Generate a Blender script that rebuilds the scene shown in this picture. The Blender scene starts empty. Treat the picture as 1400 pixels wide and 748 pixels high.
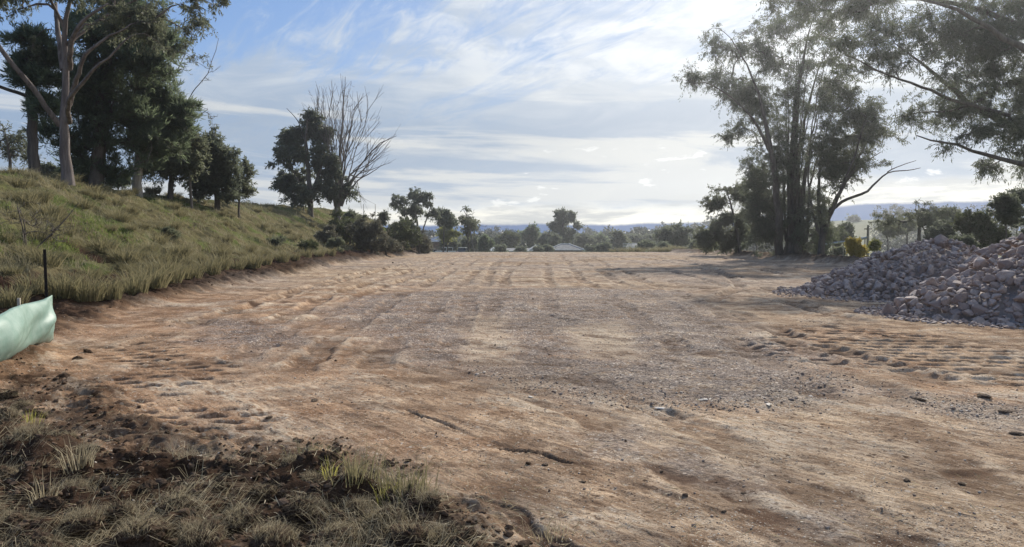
import bpy, bmesh, math, random, time
import numpy as np
from mathutils import Vector, Matrix, Quaternion
T0 = time.time()
SC = bpy.context.scene
COL = SC.collection
R = math.radians
# ------------------------------------------------------------------ camera, world, sun, exposure
CAM_Z, PITCH, FPX = 1.7, R(2.52), 1000.0
cam_d = bpy.data.cameras.new('camera')
cam_d.sensor_width = 36.0
cam_d.lens = 36.0 * FPX / 1400.0
cam_d.clip_start = 0.1
cam_d.clip_end = 6000
cam = bpy.data.objects.new('camera', cam_d)
COL.objects.link(cam)
cam.location = (0, 0, CAM_Z)
cam.rotation_euler = (R(90) - PITCH, 0, 0)
SC.camera = cam

SUN_AZ, SUN_EL = R(23), R(31)
SUN_DIR = Vector((math.sin(SUN_AZ) * math.cos(SUN_EL), math.cos(SUN_AZ) * math.cos(SUN_EL), math.sin(SUN_EL)))
sun_d = bpy.data.lights.new('sun', 'SUN')
sun_d.energy = 4.2
sun_d.angle = R(1.3)
sun_d.color = (1.0, 0.93, 0.82)
sun = bpy.data.objects.new('sun', sun_d)
COL.objects.link(sun)
sun.rotation_mode = 'QUATERNION'
sun.rotation_quaternion = SUN_DIR.to_track_quat('Z', 'Y')

SC.view_settings.view_transform = 'Standard'
SC.view_settings.look = 'None'
SC.view_settings.exposure = 0.55
SC.view_settings.gamma = 1.0
SC.view_settings.use_curve_mapping = False
SC.render.engine = 'CYCLES'
SC.cycles.use_denoising = True
SC.cycles.denoising_prefilter = 'ACCURATE'
SC.cycles.denoising_input_passes = 'RGB_ALBEDO_NORMAL'
SC.cycles.adaptive_threshold = 0.006
SC.cycles.max_bounces = 6
SC.cycles.diffuse_bounces = 3
SC.cycles.transmission_bounces = 4
SC.cycles.transparent_max_bounces = 6
SC.cycles.volume_bounces = 0
SC.cycles.sample_clamp_indirect = 4.0


class NT:
    """a small helper to wire node trees"""
    def __init__(self, tree):
        self.t = tree
        tree.nodes.clear()

    def n(self, kind, **kw):
        nd = self.t.nodes.new(kind)
        for k, v in kw.items():
            setattr(nd, k, v)
        return nd

    def put(self, sock, v):
        if v is None:
            return
        if isinstance(v, bpy.types.NodeSocket):
            self.t.links.new(v, sock)
        else:
            if hasattr(sock.default_value, '__len__') and not hasattr(v, '__len__'):
                v = [v] * len(sock.default_value)
            if hasattr(sock.default_value, '__len__') and len(sock.default_value) == 4 and len(v) == 3:
                v = (*v, 1.0)
            sock.default_value = v

    def m(self, op, a, b=None, c=None, clamp=False):
        nd = self.n('ShaderNodeMath', operation=op, use_clamp=clamp)
        self.put(nd.inputs[0], a)
        self.put(nd.inputs[1], b)
        self.put(nd.inputs[2], c)
        return nd.outputs[0]

    def vm(self, op, a, b=None):
        nd = self.n('ShaderNodeVectorMath', operation=op)
        self.put(nd.inputs[0], a)
        self.put(nd.inputs[1], b)
        return nd.outputs['Value'] if op in ('DOT_PRODUCT', 'LENGTH') else nd.outputs[0]

    def mix(self, f, a, b, blend='MIX'):
        nd = self.n('ShaderNodeMix', data_type='RGBA', blend_type=blend)
        self.put(nd.inputs[0], f)
        self.put(nd.inputs[6], a)
        self.put(nd.inputs[7], b)
        return nd.outputs[2]

    def ss(self, x, lo, hi, a=0.0, b=1.0):
        nd = self.n('ShaderNodeMapRange', interpolation_type='SMOOTHSTEP')
        for i, v in enumerate((x, lo, hi, a, b)):
            self.put(nd.inputs[i], v)
        return nd.outputs[0]

    def noise(self, vec, scale, detail=4, rough=0.55, dist=0.0, dim='3D'):
        nd = self.n('ShaderNodeTexNoise', noise_dimensions=dim)
        self.put(nd.inputs['Vector'], vec)
        self.put(nd.inputs['Scale'], scale)
        self.put(nd.inputs['Detail'], detail)
        self.put(nd.inputs['Roughness'], rough)
        self.put(nd.inputs['Distortion'], dist)
        return nd.outputs[0]

    def xyz(self, x, y, z=0.0):
        nd = self.n('ShaderNodeCombineXYZ')
        for i, v in enumerate((x, y, z)):
            self.put(nd.inputs[i], v)
        return nd.outputs[0]


def build_world():
    w = bpy.data.worlds.new('World')
    SC.world = w
    w.use_nodes = True
    k = NT(w.node_tree)
    out = k.n('ShaderNodeOutputWorld')
    bg = k.n('ShaderNodeBackground')
    k.t.links.new(bg.outputs[0], out.inputs[0])
    sky = k.n('ShaderNodeTexSky', sky_type='NISHITA', sun_disc=False)
    sky.sun_elevation = SUN_EL
    sky.sun_rotation = SUN_AZ
    sky.altitude = 400
    sky.air_density = 1.0
    sky.dust_density = 0.6
    sky.ozone_density = 1.6
    tc = k.n('ShaderNodeTexCoord')
    d = tc.outputs['Generated']
    sp = k.n('ShaderNodeSeparateXYZ')
    k.put(sp.inputs[0], d)
    x, y, z = sp.outputs
    az = k.m('ARCTAN2', x, y)                       # azimuth from straight ahead, + to the right
    el = k.m('ARCSINE', z)
    sund = k.vm('DOT_PRODUCT', d, tuple(SUN_DIR))
    near_sun = k.ss(sund, 0.80, 1.0)
    # values below are radiances / BG
    BG = 0.1
    S = 0.9 / BG
    def c(r, g, b):
        return (r * S, g * S, b * S)
    # high cirrus on a plane far above
    zz = k.m('ADD', k.m('MAXIMUM', z, 0.0), 0.13)
    px = k.m('DIVIDE', x, zz)
    py = k.m('DIVIDE', y, zz)
    ca, sa = math.cos(R(-34)), math.sin(R(-34))
    pu = k.m('ADD', k.m('MULTIPLY', px, ca), k.m('MULTIPLY', py, -sa))
    pv = k.m('ADD', k.m('MULTIPLY', px, sa), k.m('MULTIPLY', py, ca))
    streak = k.noise(k.xyz(k.m('MULTIPLY', pu, 1.15), k.m('MULTIPLY', pv, 0.40), 3.7), 1.7, 11, 0.63, 0.9)
    broad = k.noise(k.xyz(px, k.m('MULTIPLY', py, 0.6), 9.1), 0.95, 5, 0.5, 0.4)
    wisp = k.noise(k.xyz(k.m('MULTIPLY', pu, 4.2), k.m('MULTIPLY', pv, 1.1), 1.9), 2.4, 8, 0.66, 1.1)
    cir = k.m('ADD', k.m('MULTIPLY', streak, 0.60), k.m('MULTIPLY', broad, 0.45))
    cir = k.m('ADD', cir, k.m('MULTIPLY', k.m('SUBTRACT', wisp, 0.5), 0.34))
    bias = k.ss(az, -0.55, 0.10, -0.045, 0.12)       # clear blue upper left, veiled towards the sun
    low = k.ss(el, 0.30, 0.10, 0.0, 0.05)
    cir = k.m('ADD', k.m('ADD', cir, bias), low)
    fcir = k.ss(cir, 0.51, 0.68)
    # colours
    base = k.mix(0.62, sky.outputs[0], c(0.080, 0.195, 0.46))
    base = k.mix(k.ss(el, 0.36, 0.02, 0.0, 0.55), base, c(0.33, 0.43, 0.58))
    base = k.mix(k.ss(az, -0.35, 0.15, 0.0, 0.5), base, c(0.30, 0.38, 0.50))
    white = k.mix(near_sun, c(0.52, 0.56, 0.60), c(0.76, 0.77, 0.77))
    grey = k.mix(near_sun, c(0.34, 0.41, 0.51), c(0.52, 0.56, 0.61))
    body = k.noise(k.xyz(k.m('MULTIPLY', az, 2.6), k.m('MULTIPLY', el, 8.5), 1.3), 2.2, 8, 0.6, 0.6)
    cl = k.mix(k.ss(body, 0.38, 0.62), grey, white)
    col = k.mix(k.m('MULTIPLY', fcir, 0.92), base, cl)
    # layered stratus, bands lying level, from about 2 to 12 degrees up
    band = k.noise(k.xyz(k.m('MULTIPLY', az, 1.5), k.m('ADD', k.m('MULTIPLY', el, 15.0), k.m('MULTIPLY', az, 0.55)), 5.5), 1.7, 8, 0.58, 0.45)
    bandm = k.m('MULTIPLY', k.ss(el, 0.035, 0.06), k.ss(el, 0.25, 0.13))
    bcol = k.mix(k.ss(band, 0.45, 0.57), k.mix(near_sun, c(0.25, 0.32, 0.42), c(0.34, 0.38, 0.44)), c(0.545, 0.55, 0.53))
    col = k.mix(k.m('MULTIPLY', bandm, 0.78), col, bcol)
    # little bright puffs
    pf = k.noise(k.xyz(k.m('MULTIPLY', az, 5.0), k.m('MULTIPLY', el, 15.0), 4.6), 3.4, 7, 0.58, 0.2)
    pfm = k.m('MULTIPLY', k.ss(el, 0.03, 0.05), k.ss(el, 0.15, 0.11))
    col = k.mix(k.m('MULTIPLY', k.m('MULTIPLY', k.ss(pf, 0.61, 0.68), pfm), 0.85), col, c(0.72, 0.73, 0.72))
    # the cream bank of cloud low down, its flat blue base towards the horizon
    wob = k.noise(k.xyz(k.m('MULTIPLY', az, 6.0), 0.0, 0.4), 1.6, 6, 0.6)
    topn = k.noise(k.xyz(k.m('MULTIPLY', az, 7.0), k.m('MULTIPLY', el, 40.0), 7.0), 1.5, 7, 0.6, 0.3)
    rise = k.ss(az, 0.22, 0.48, 0.0, 0.024)
    lo = k.m('ADD', k.m('ADD', 0.0150, k.m('MULTIPLY', wob, 0.013)), rise)
    e2 = k.m('SUBTRACT', el, lo)
    e3 = k.m('ADD', e2, k.m('MULTIPLY', k.m('SUBTRACT', topn, 0.5), 0.040))
    creamm = k.ss(e3, 0.036, 0.016)
    cream = k.mix(k.ss(topn, 0.38, 0.60), c(0.46, 0.47, 0.46), c(0.83, 0.80, 0.70))
    col = k.mix(k.m('MULTIPLY', creamm, 0.92), col, cream)
    bluem = k.ss(e2, 0.0035, -0.001)
    col = k.mix(k.m('MULTIPLY', bluem, 0.97), col, c(0.045, 0.105, 0.26))
    # below the horizon: plain earth light
    col = k.mix(k.ss(el, -0.01, -0.05), col, c(0.16, 0.13, 0.10))
    k.put(bg.inputs[0], col)
    bg.inputs[1].default_value = BG


build_world()

# ------------------------------------------------------------------ pixel of the photograph -> place in the world
_c, _s = math.cos(PITCH), math.sin(PITCH)


def P(px, py, d):
    """the point at depth d (metres ahead) seen at this place of the photograph"""
    X, Y = (px - 700) / FPX, (374 - py) / FPX
    dy, dz = _c + Y * _s, -_s + Y * _c
    t = d / dy
    return np.array([X * t, d, CAM_Z + dz * t])


def G(px, py, z=0.0):
    """where the ray through this place of the photograph meets level z"""
    X, Y = (px - 700) / FPX, (374 - py) / FPX
    dy, dz = _c + Y * _s, -_s + Y * _c
    t = (z - CAM_Z) / dz
    return np.array([X * t, dy * t])


# ------------------------------------------------------------------ noise
_rng = np.random.default_rng(7)
_perm = _rng.permutation(512).astype(np.int64)
_perm = np.concatenate([_perm, _perm])
_ang = _rng.uniform(0, 2 * np.pi, 512)
_gx, _gy = np.cos(_ang), np.sin(_ang)


def pn(x, y, seed=0):
    x = x + seed * 17.37
    y = y - seed * 9.71
    xi, yi = np.floor(x).astype(np.int64), np.floor(y).astype(np.int64)
    xf, yf = x - xi, y - yi
    u, v = xf * xf * xf * (xf * (xf * 6 - 15) + 10), yf * yf * yf * (yf * (yf * 6 - 15) + 10)

    def g(ix, iy, fx, fy):
        h = _perm[(_perm[ix & 511] + iy) & 511]
        return _gx[h] * fx + _gy[h] * fy
    a, b = g(xi, yi, xf, yf), g(xi + 1, yi, xf - 1, yf)
    c, d = g(xi, yi + 1, xf, yf - 1), g(xi + 1, yi + 1, xf - 1, yf - 1)
    return (a + u * (b - a)) + v * ((c + u * (d - c)) - (a + u * (b - a)))


def fbm(x, y, wl, octv=4, seed=0, gain=0.5):
    s, a, f = 0, 1.0, 1.0 / wl
    for o in range(octv):
        s = s + a * pn(x * f, y * f, seed + o)
        a *= gain
        f *= 2.03
    return s


def sstep(x, lo, hi):
    t = np.clip((x - lo) / (hi - lo), 0, 1)
    return t * t * (3 - 2 * t)


def hash2(i, j, s=0):
    return (np.sin(i * 127.1 + j * 311.7 + s * 74.7) * 43758.5453) % 1.0


def poly_sd(x, y, poly):
    """signed distance to a polygon, negative inside"""
    poly = np.asarray(poly, float)
    d = np.full(x.shape, 1e9)
    inside = np.zeros(x.shape, bool)
    n = len(poly)
    for i in range(n):
        a, b = poly[i], poly[(i + 1) % n]
        e = b - a
        wx, wy = x - a[0], y - a[1]
        t = np.clip((wx * e[0] + wy * e[1]) / max(e @ e, 1e-9), 0, 1)
        d = np.minimum(d, (wx - e[0] * t) ** 2 + (wy - e[1] * t) ** 2)
        cnd = (a[1] > y) != (b[1] > y)
        xin = a[0] + (y - a[1]) / (e[1] if abs(e[1]) > 1e-9 else 1e-9) * e[0]
        inside ^= cnd & (x < xin)
    d = np.sqrt(d)
    return np.where(inside, -d, d)


def line_sd(x, y, pts):
    """distance to a polyline, and the length along it"""
    pts = np.asarray(pts, float)
    best = np.full(x.shape, 1e9)
    side = np.zeros(x.shape)
    along = np.zeros(x.shape)
    L = 0
    for a, b in zip(pts[:-1], pts[1:]):
        e = b - a
        le = math.hypot(*e)
        wx, wy = x - a[0], y - a[1]
        t = np.clip((wx * e[0] + wy * e[1]) / (le * le), 0, 1)
        dd = np.hypot(wx - e[0] * t, wy - e[1] * t)
        m = dd < best
        best = np.where(m, dd, best)
        side = np.where(m, np.sign(wx * e[1] - wy * e[0]) * dd, side)
        along = np.where(m, L + t * le, along)
        L += le
    return best, side, along


# ------------------------------------------------------------------ lie of the land
_toe_y = np.array([-50, 0, 12, 16, 19, 24, 28, 48, 77, 100, 113, 125, 140, 170])
_toe_x = np.array([-15, -14, -12.4, -11.2, -10.5, -10.9, -11.4, -13.0, -13.9, -13.2, -13.4, -14.6, -17.5, -42])
_edge_y = np.array([-60, 0, 25, 40, 53, 70, 85, 100, 113, 130])
_edge_x = np.array([30, 28, 26, 24.5, 25, 25.5, 27, 27, 25, 22])


def toe(y):
    return np.interp(y, _toe_y, _toe_x)


def H(x, y):
    """height of the land, without the small roughness"""
    x, y = np.asarray(x, float), np.asarray(y, float)
    pad = 0.05 * pn(x / 14, y / 14, 3)
    # ground falls away past the far end and the right edge of the levelled pad
    z = pad - 3.4 * sstep(y, 112, 205) - 2.4 * sstep(x - np.interp(y, _edge_y, _edge_x), 1.5, 22) * (1 - sstep(y, 112, 205))
    # far hills
    z = z + 17.5 * np.exp(-(((x - 215) / 110) ** 2 + ((y - 440) / 95) ** 2)) + 9 * sstep(y, 360, 640) * (0.3 + 0.3 * pn(x / 170, y / 200, 5))
    # the bank on the left and the shelf on top of it
    s = toe(y) - x
    wob = 0.5 * pn(x / 5, y / 5, 8)
    rise = (4.75 + 1.25 * sstep(y, 45, 110)) * sstep(s + wob, -0.9, 12.0) ** 0.9 + 0.028 * np.clip(s - 11, 0, 60)
    rise = rise + np.where(s > 0.4, 0.16 * fbm(x, y, 3.2, 3, 11), 0)
    keep = 1 - sstep(y, 138, 170)
    return z + np.clip(rise, 0, None) * keep


# ------------------------------------------------------------------ mesh building
def new_mesh(name, verts, quads=None, tris=None, attrs=None, smooth=False, face_mat=None):
    me = bpy.data.meshes.new(name)
    verts = np.asarray(verts, np.float32)
    nq = 0 if quads is None else len(quads)
    nt = 0 if tris is None else len(tris)
    me.vertices.add(len(verts))
    me.vertices.foreach_set('co', verts.ravel())
    li = []
    if nq:
        li.append(np.asarray(quads, np.int32).ravel())
    if nt:
        li.append(np.asarray(tris, np.int32).ravel())
    li = np.concatenate(li)
    me.loops.add(len(li))
    me.loops.foreach_set('vertex_index', li)
    me.polygons.add(nq + nt)
    st = np.concatenate([np.arange(nq) * 4, nq * 4 + np.arange(nt) * 3]).astype(np.int32)
    me.polygons.foreach_set('loop_start', st)
    if face_mat is not None:
        me.polygons.foreach_set('material_index', np.asarray(face_mat, np.int32))
    me.polygons.foreach_set('use_smooth', np.full(nq + nt, smooth, bool))
    me.update(calc_edges=True)
    for k, v in (attrs or {}).items():
        a = me.attributes.new(k, 'FLOAT', 'POINT')
        a.data.foreach_set('value', np.asarray(v, np.float32))
    return me


def link(name, me, parent=None, mats=()):
    o = bpy.data.objects.new(name, me)
    COL.objects.link(o)
    if me is not None:
        for m in mats if isinstance(mats, (list, tuple)) else [mats]:
            if m.name not in [q.name for q in me.materials if q]:
                me.materials.append(m)
    if parent is not None:
        o.parent = parent
    return o


def tag(o, label=None, cat=None, group=None, kind=None):
    for k, v in (('label', label), ('category', cat), ('group', group), ('kind', kind)):
        if v:
            o[k] = v
    return o


def thing(name, label, cat, loc=(0, 0, 0), rotz=0.0, group=None):
    o = bpy.data.objects.new(name, None)
    o.empty_display_size = 0.2
    COL.objects.link(o)
    o.location = [float(v) for v in loc]
    o.rotation_euler = (0, 0, rotz)
    return tag(o, label, cat, group)


class MB:
    """collects boxes, tubes and sheets into one mesh"""
    def __init__(self):
        self.v, self.f, self.n = [], [], 0

    def add(self, verts, faces):
        self.v.append(np.asarray(verts, float))
        self.f += [tuple(int(i) + self.n for i in f) for f in faces]
        self.n += len(verts)

    def box(self, c, s, rz=0.0, taper=1.0):
        cx, cy, cz = c
        a, b = math.cos(rz), math.sin(rz)
        vs = []
        for dz in (-.5, .5):
            k = taper if dz > 0 else 1.0
            for dx, dy in ((-.5, -.5), (.5, -.5), (.5, .5), (-.5, .5)):
                X, Y = dx * s[0] * k, dy * s[1] * k
                vs.append((cx + a * X - b * Y, cy + b * X + a * Y, cz + dz * s[2]))
        self.add(vs, [(3, 2, 1, 0), (4, 5, 6, 7), (0, 1, 5, 4), (1, 2, 6, 5), (2, 3, 7, 6), (3, 0, 4, 7)])
        return self

    def tube(self, pts, rad, k=8, cap=True):
        v, q = tube_np([np.asarray(pts, float)], [np.broadcast_to(np.asarray(rad, float), (len(pts),))], k)
        n = len(v)
        self.add(v, [tuple(f) for f in q] + ([tuple(range(k))[::-1], tuple(range(n - k, n))] if cap else []))
        return self

    def prism(self, prof, axis_pts):
        """a closed 2-D outline repeated at each given frame (list of arrays of 3-D points)"""
        n = len(axis_pts[0])
        vs = np.concatenate(axis_pts)
        fs = []
        for r in range(len(axis_pts) - 1):
            for i in range(n):
                j = (i + 1) % n
                fs.append((r * n + i, r * n + j, (r + 1) * n + j, (r + 1) * n + i))
        fs.append(tuple(range(n))[::-1])
        fs.append(tuple(range((len(axis_pts) - 1) * n, len(axis_pts) * n)))
        self.add(vs, fs)
        return self

    def build(self, name, mat, parent=None, smooth=False):
        me = bpy.data.meshes.new(name)
        me.from_pydata(np.concatenate(self.v).tolist(), [], self.f)
        me.polygons.foreach_set('use_smooth', np.full(len(me.polygons), smooth, bool))
        me.update()
        return link(name, me, parent, mat)


def tube_np(chains, radii, k=5):
    """rings along polylines -> verts, quads"""
    V, Q, n = [], [], 0
    ang = np.arange(k) * 2 * np.pi / k
    ca, sa = np.cos(ang), np.sin(ang)
    for p, r in zip(chains, radii):
        t = np.gradient(p, axis=0)
        t /= np.linalg.norm(t, axis=1, keepdims=True) + 1e-9
        ref = np.where(np.abs(t[:, 2:3]) > 0.9, np.array([[1.0, 0, 0]]), np.array([[0, 0, 1.0]]))
        if np.abs(t[:, 2]).max() > 0.9:
            ref = np.tile([[0.93, 0.37, 0.02]], (len(t), 1))
        a = np.cross(t, ref)
        a /= np.linalg.norm(a, axis=1, keepdims=True) + 1e-9
        b = np.cross(t, a)
        ring = p[:, None, :] + r[:, None, None] * (a[:, None, :] * ca[None, :, None] + b[:, None, :] * sa[None, :, None])
        m = len(p)
        V.append(ring.reshape(-1, 3))
        i = np.arange(m - 1)[:, None] * k + np.arange(k)[None, :]
        j = np.arange(m - 1)[:, None] * k + (np.arange(k)[None, :] + 1) % k
        Q.append(np.stack([i, j, j + k, i + k], -1).reshape(-1, 4) + n)
        n += m * k
    return np.concatenate(V), np.concatenate(Q)


# ------------------------------------------------------------------ materials
def material(name):
    m = bpy.data.materials.new(name)
    m.use_nodes = True
    k = NT(m.node_tree)
    out = k.n('ShaderNodeOutputMaterial')
    return m, k, out


def principled(k, out, col, rough=0.85, metal=0.0, spec=0.3, normal=None):
    b = k.n('ShaderNodeBsdfPrincipled')
    k.put(b.inputs['Base Color'], col)
    k.put(b.inputs['Roughness'], rough)
    k.put(b.inputs['Metallic'], metal)
    k.put(b.inputs['Specular IOR Level'], spec)
    if normal is not None:
        k.put(b.inputs['Normal'], normal)
    if out is not None:
        k.t.links.new(b.outputs[0], out.inputs[0])
    return b


def attr(k, name):
    nd = k.n('ShaderNodeAttribute', attribute_name=name)
    return nd.outputs['Fac']


def bump(k, h, strength, dist):
    nd = k.n('ShaderNodeBump')
    k.put(nd.inputs['Strength'], strength)
    k.put(nd.inputs['Distance'], dist)
    k.put(nd.inputs['Height'], h)
    return nd.outputs[0]


def simple_mat(name, col, rough=0.7, metal=0.0, scale=6.0, var=0.35, spec=0.3):
    m, k, out = material(name)
    tc = k.n('ShaderNodeTexCoord')
    f = k.noise(tc.outputs['Object'], scale, 5, 0.6)
    dark = tuple(v * (1 - var) for v in col)
    lite = tuple(min(v * (1 + var), 0.95) for v in col)
    cc = k.mix(k.ss(f, 0.3, 0.7), dark, lite)
    principled(k, out, cc, rough, metal, spec, bump(k, f, 0.25, 0.01))
    return m


def leaf_mat(name, cols, trans=0.3, spec=0.25, rough=0.5, tcol=None):
    """leaves: each leaf its own tint between three colours, part of the light passes through"""
    m, k, out = material(name)
    g = k.n('ShaderNodeNewGeometry')
    rnd = g.outputs['Random Per Island']
    tone = attr(k, 'tone')
    f = k.m('ADD', k.m('MULTIPLY', rnd, 0.55), k.m('MULTIPLY', tone, 0.45))
    cr = k.n('ShaderNodeValToRGB')
    e = cr.color_ramp.elements
    e[0].position, e[0].color = 0.1, (*cols[0], 1)
    e[1].position, e[1].color = 0.9, (*cols[2], 1)
    mid = e.new(0.5)
    mid.color = (*cols[1], 1)
    k.put(cr.inputs[0], f)
    c = cr.outputs[0]
    b = principled(k, None, c, rough, 0, spec)
    t = k.n('ShaderNodeBsdfTranslucent')
    k.put(t.inputs[0], k.mix(0.5, c, tcol or tuple(min(1, v * 1.7) for v in cols[2])))
    mx = k.n('ShaderNodeMixShader')
    mx.inputs[0].default_value = trans
    k.t.links.new(b.outputs[0], mx.inputs[1])
    k.t.links.new(t.outputs[0], mx.inputs[2])
    k.t.links.new(mx.outputs[0], out.inputs[0])
    return m


def bark_mat(name, a, b, scale=1.2):
    m, k, out = material(name)
    tc = k.n('ShaderNodeTexCoord')
    mp = k.n('ShaderNodeMapping')
    k.put(mp.inputs[0], tc.outputs['Object'])
    mp.inputs['Scale'].default_value = (3, 3, 0.5)
    f = k.noise(mp.outputs[0], scale, 6, 0.65, 0.4)
    f2 = k.noise(mp.outputs[0], scale * 7, 4, 0.6)
    c = k.mix(k.ss(f, 0.35, 0.65), a, b)
    c = k.mix(k.m('MULTIPLY', k.ss(f2, 0.5, 0.75), 0.4), c, tuple(v * 0.45 for v in a))
    principled(k, out, c, 0.9, 0, 0.2, bump(k, f2, 0.5, 0.03))
    return m


def ground_mat():
    m, k, out = material('bare_dirt')
    tc = k.n('ShaderNodeTexCoord')
    o = tc.outputs['Object']
    gravel, dark, pale, orange, scrape, tone = (attr(k, n) for n in ('gravel', 'dark', 'pale', 'orange', 'scrape', 'tone'))
    n1 = k.noise(o, 0.35, 6, 0.6, 0.6)
    n2 = k.noise(o, 2.3, 6, 0.65, 0.3)
    n3 = k.noise(o, 14.0, 6, 0.72)
    n4 = k.noise(o, 55.0, 4, 0.75)
    nearf = attr(k, 'nearf')

    def streak(rot, sx, sy, sc, det=6):
        mp = k.n('ShaderNodeMapping')
        k.put(mp.inputs[0], o)
        mp.vector_type = 'TEXTURE'
        mp.inputs['Rotation'].default_value = (0, 0, rot)
        mp.inputs['Scale'].default_value = (1 / sx, 1 / sy, 1)
        return k.noise(mp.outputs[0], sc, det, 0.68, 0.25)
    g_near = streak(R(-50), 1.0, 5.5, 4.5)
    g_far = k.m('ADD', k.m('MULTIPLY', streak(R(4), 4.0, 0.7, 1.1), 0.45), k.m('ADD', k.m('MULTIPLY', streak(R(-14), 0.9, 3.0, 1.5), 0.33), k.m('MULTIPLY', n3, 0.22)))
    grain = k.m('ADD', k.m('MULTIPLY', g_near, nearf), k.m('MULTIPLY', g_far, k.m('SUBTRACT', 1.0, nearf)))
    tan = k.mix(k.ss(n2, 0.34, 0.66), (0.290, 0.215, 0.148), (0.475, 0.375, 0.270))
    org = k.mix(k.ss(n2, 0.34, 0.66), (0.255, 0.155, 0.095), (0.42, 0.285, 0.185))
    c = k.mix(k.m('ADD', k.m('MULTIPLY', k.ss(n1, 0.40, 0.66), 0.45), orange, clamp=True), tan, org)
    c = k.mix(1.0, c, k.mix(k.ss(grain, 0.34, 0.66), (0.72, 0.68, 0.66), (1.36, 1.36, 1.36)), 'MULTIPLY')
    pl = k.m('MULTIPLY', pale, k.ss(k.m('ADD', k.m('MULTIPLY', n3, 0.5), k.m('MULTIPLY', grain, 0.5)), 0.40, 0.58), clamp=True)
    c = k.mix(pl, c, (0.58, 0.49, 0.38))
    # gravel: grey-brown stones pressed in, some pale
    def cells(sc):
        vo = k.n('ShaderNodeTexVoronoi', feature='F1')
        k.put(vo.inputs['Vector'], o)
        vo.inputs['Scale'].default_value = sc
        sepc = k.n('ShaderNodeSeparateColor')
        k.put(sepc.inputs[0], vo.outputs['Color'])
        return vo.outputs['Distance'], sepc.outputs
    vd, vcol = cells(24.0)
    gcol = k.mix(k.ss(vcol[0], 0.1, 0.95), (0.115, 0.092, 0.083), (0.28, 0.235, 0.21))
    gcol = k.mix(k.m('MULTIPLY', k.ss(vcol[1], 0.86, 0.90), k.ss(vd, 0.55, 0.35)), gcol, (0.60, 0.54, 0.48))
    gm = k.m('MULTIPLY', gravel, k.ss(k.m('ADD', k.m('MULTIPLY', n3, 0.5), k.m('MULTIPLY', n2, 0.5)), 0.38, 0.54), clamp=True)
    c = k.mix(k.m('MULTIPLY', gm, 0.88), c, gcol)
    # fine litter: dark crumbs and pale chips, thicker in some patches
    pat = k.ss(k.noise(o, 1.1, 4, 0.6), 0.36, 0.62)
    for sc, dk_, pa_ in ((52.0, 0.14, 0.90), (21.0, 0.06, 0.965)):
        d_, q_ = cells(sc)
        rnd_ = k.ss(d_, 0.55, 0.30)
        c = k.mix(k.m('MULTIPLY', k.m('MULTIPLY', k.ss(q_[0], dk_ + 0.03, dk_), rnd_), k.m('ADD', 0.35, k.m('MULTIPLY', pat, 0.6))), c, (0.085, 0.055, 0.040))
        c = k.mix(k.m('MULTIPLY', k.m('MULTIPLY', k.ss(q_[1], pa_ - 0.02, pa_), rnd_), 0.8), c, (0.58, 0.50, 0.41))
    c = k.mix(k.m('MULTIPLY', k.ss(n4, 0.54, 0.68), 0.55), c, (0.12, 0.08, 0.056))
    c = k.mix(k.m('MULTIPLY', k.ss(n4, 0.46, 0.32), 0.40), c, (0.52, 0.43, 0.34))
    c = k.mix(k.m('MULTIPLY', k.m('MULTIPLY', k.ss(n3, 0.52, 0.66), k.m('ADD', 0.3, pat)), 0.55), c, (0.135, 0.085, 0.056))
    c = k.mix(scrape, c, (0.13, 0.085, 0.06))
    dk = k.mix(k.ss(n3, 0.35, 0.65), (0.022, 0.014, 0.010), (0.068, 0.043, 0.031))
    c = k.mix(k.m('MULTIPLY', dark, k.ss(n2, 0.18, 0.45, 0.75, 1.0), clamp=True), c, dk)
    # old tint differences between one load of soil and the next
    c = k.mix(1.0, c, k.mix(tone, (0.72, 0.70, 0.70), (1.16, 1.15, 1.13)), 'MULTIPLY')
    hgt = k.m('ADD', k.m('MULTIPLY', n3, 0.6), k.m('MULTIPLY', n4, 0.4))
    hgt = k.m('ADD', hgt, k.m('MULTIPLY', k.m('MULTIPLY', gm, vd), -0.6))
    principled(k, out, c, 1.0, 0, k.m('MULTIPLY', gm, 0.22), bump(k, hgt, 1.0, 0.035))
    return m


def bank_mat():
    m, k, out = material('grassy_soil')
    tc = k.n('ShaderNodeTexCoord')
    o = tc.outputs['Object']
    dark, green = attr(k, 'dark'), attr(k, 'green')
    n1 = k.noise(o, 0.5, 5, 0.6)
    n2 = k.noise(o, 5.0, 6, 0.7)
    c = k.mix(k.ss(n1, 0.35, 0.65), (0.105, 0.095, 0.048), (0.16, 0.135, 0.075))
    c = k.mix(k.m('MULTIPLY', green, 0.8), c, (0.085, 0.125, 0.03))
    c = k.mix(k.ss(n2, 0.45, 0.7), c, (0.07, 0.055, 0.032))
    dk = k.mix(k.ss(n2, 0.3, 0.7), (0.020, 0.012, 0.009), (0.070, 0.042, 0.032))
    c = k.mix(dark, c, dk)
    principled(k, out, c, 1.0, 0, 0.0, bump(k, n2, 0.8, 0.08))
    return m


def far_mat():
    m, k, out = material('paddock')
    tc = k.n('ShaderNodeTexCoord')
    o = tc.outputs['Object']
    n1 = k.noise(o, 0.02, 5, 0.6)
    n2 = k.noise(o, 0.35, 5, 0.7)
    c = k.mix(k.ss(n1, 0.35, 0.65), (0.060, 0.080, 0.032), (0.125, 0.125, 0.058))
    c = k.mix(k.ss(n2, 0.5, 0.75), c, (0.075, 0.08, 0.035))
    principled(k, out, c, 0.95, 0, 0.1, bump(k, n2, 0.6, 0.3))
    return m


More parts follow.
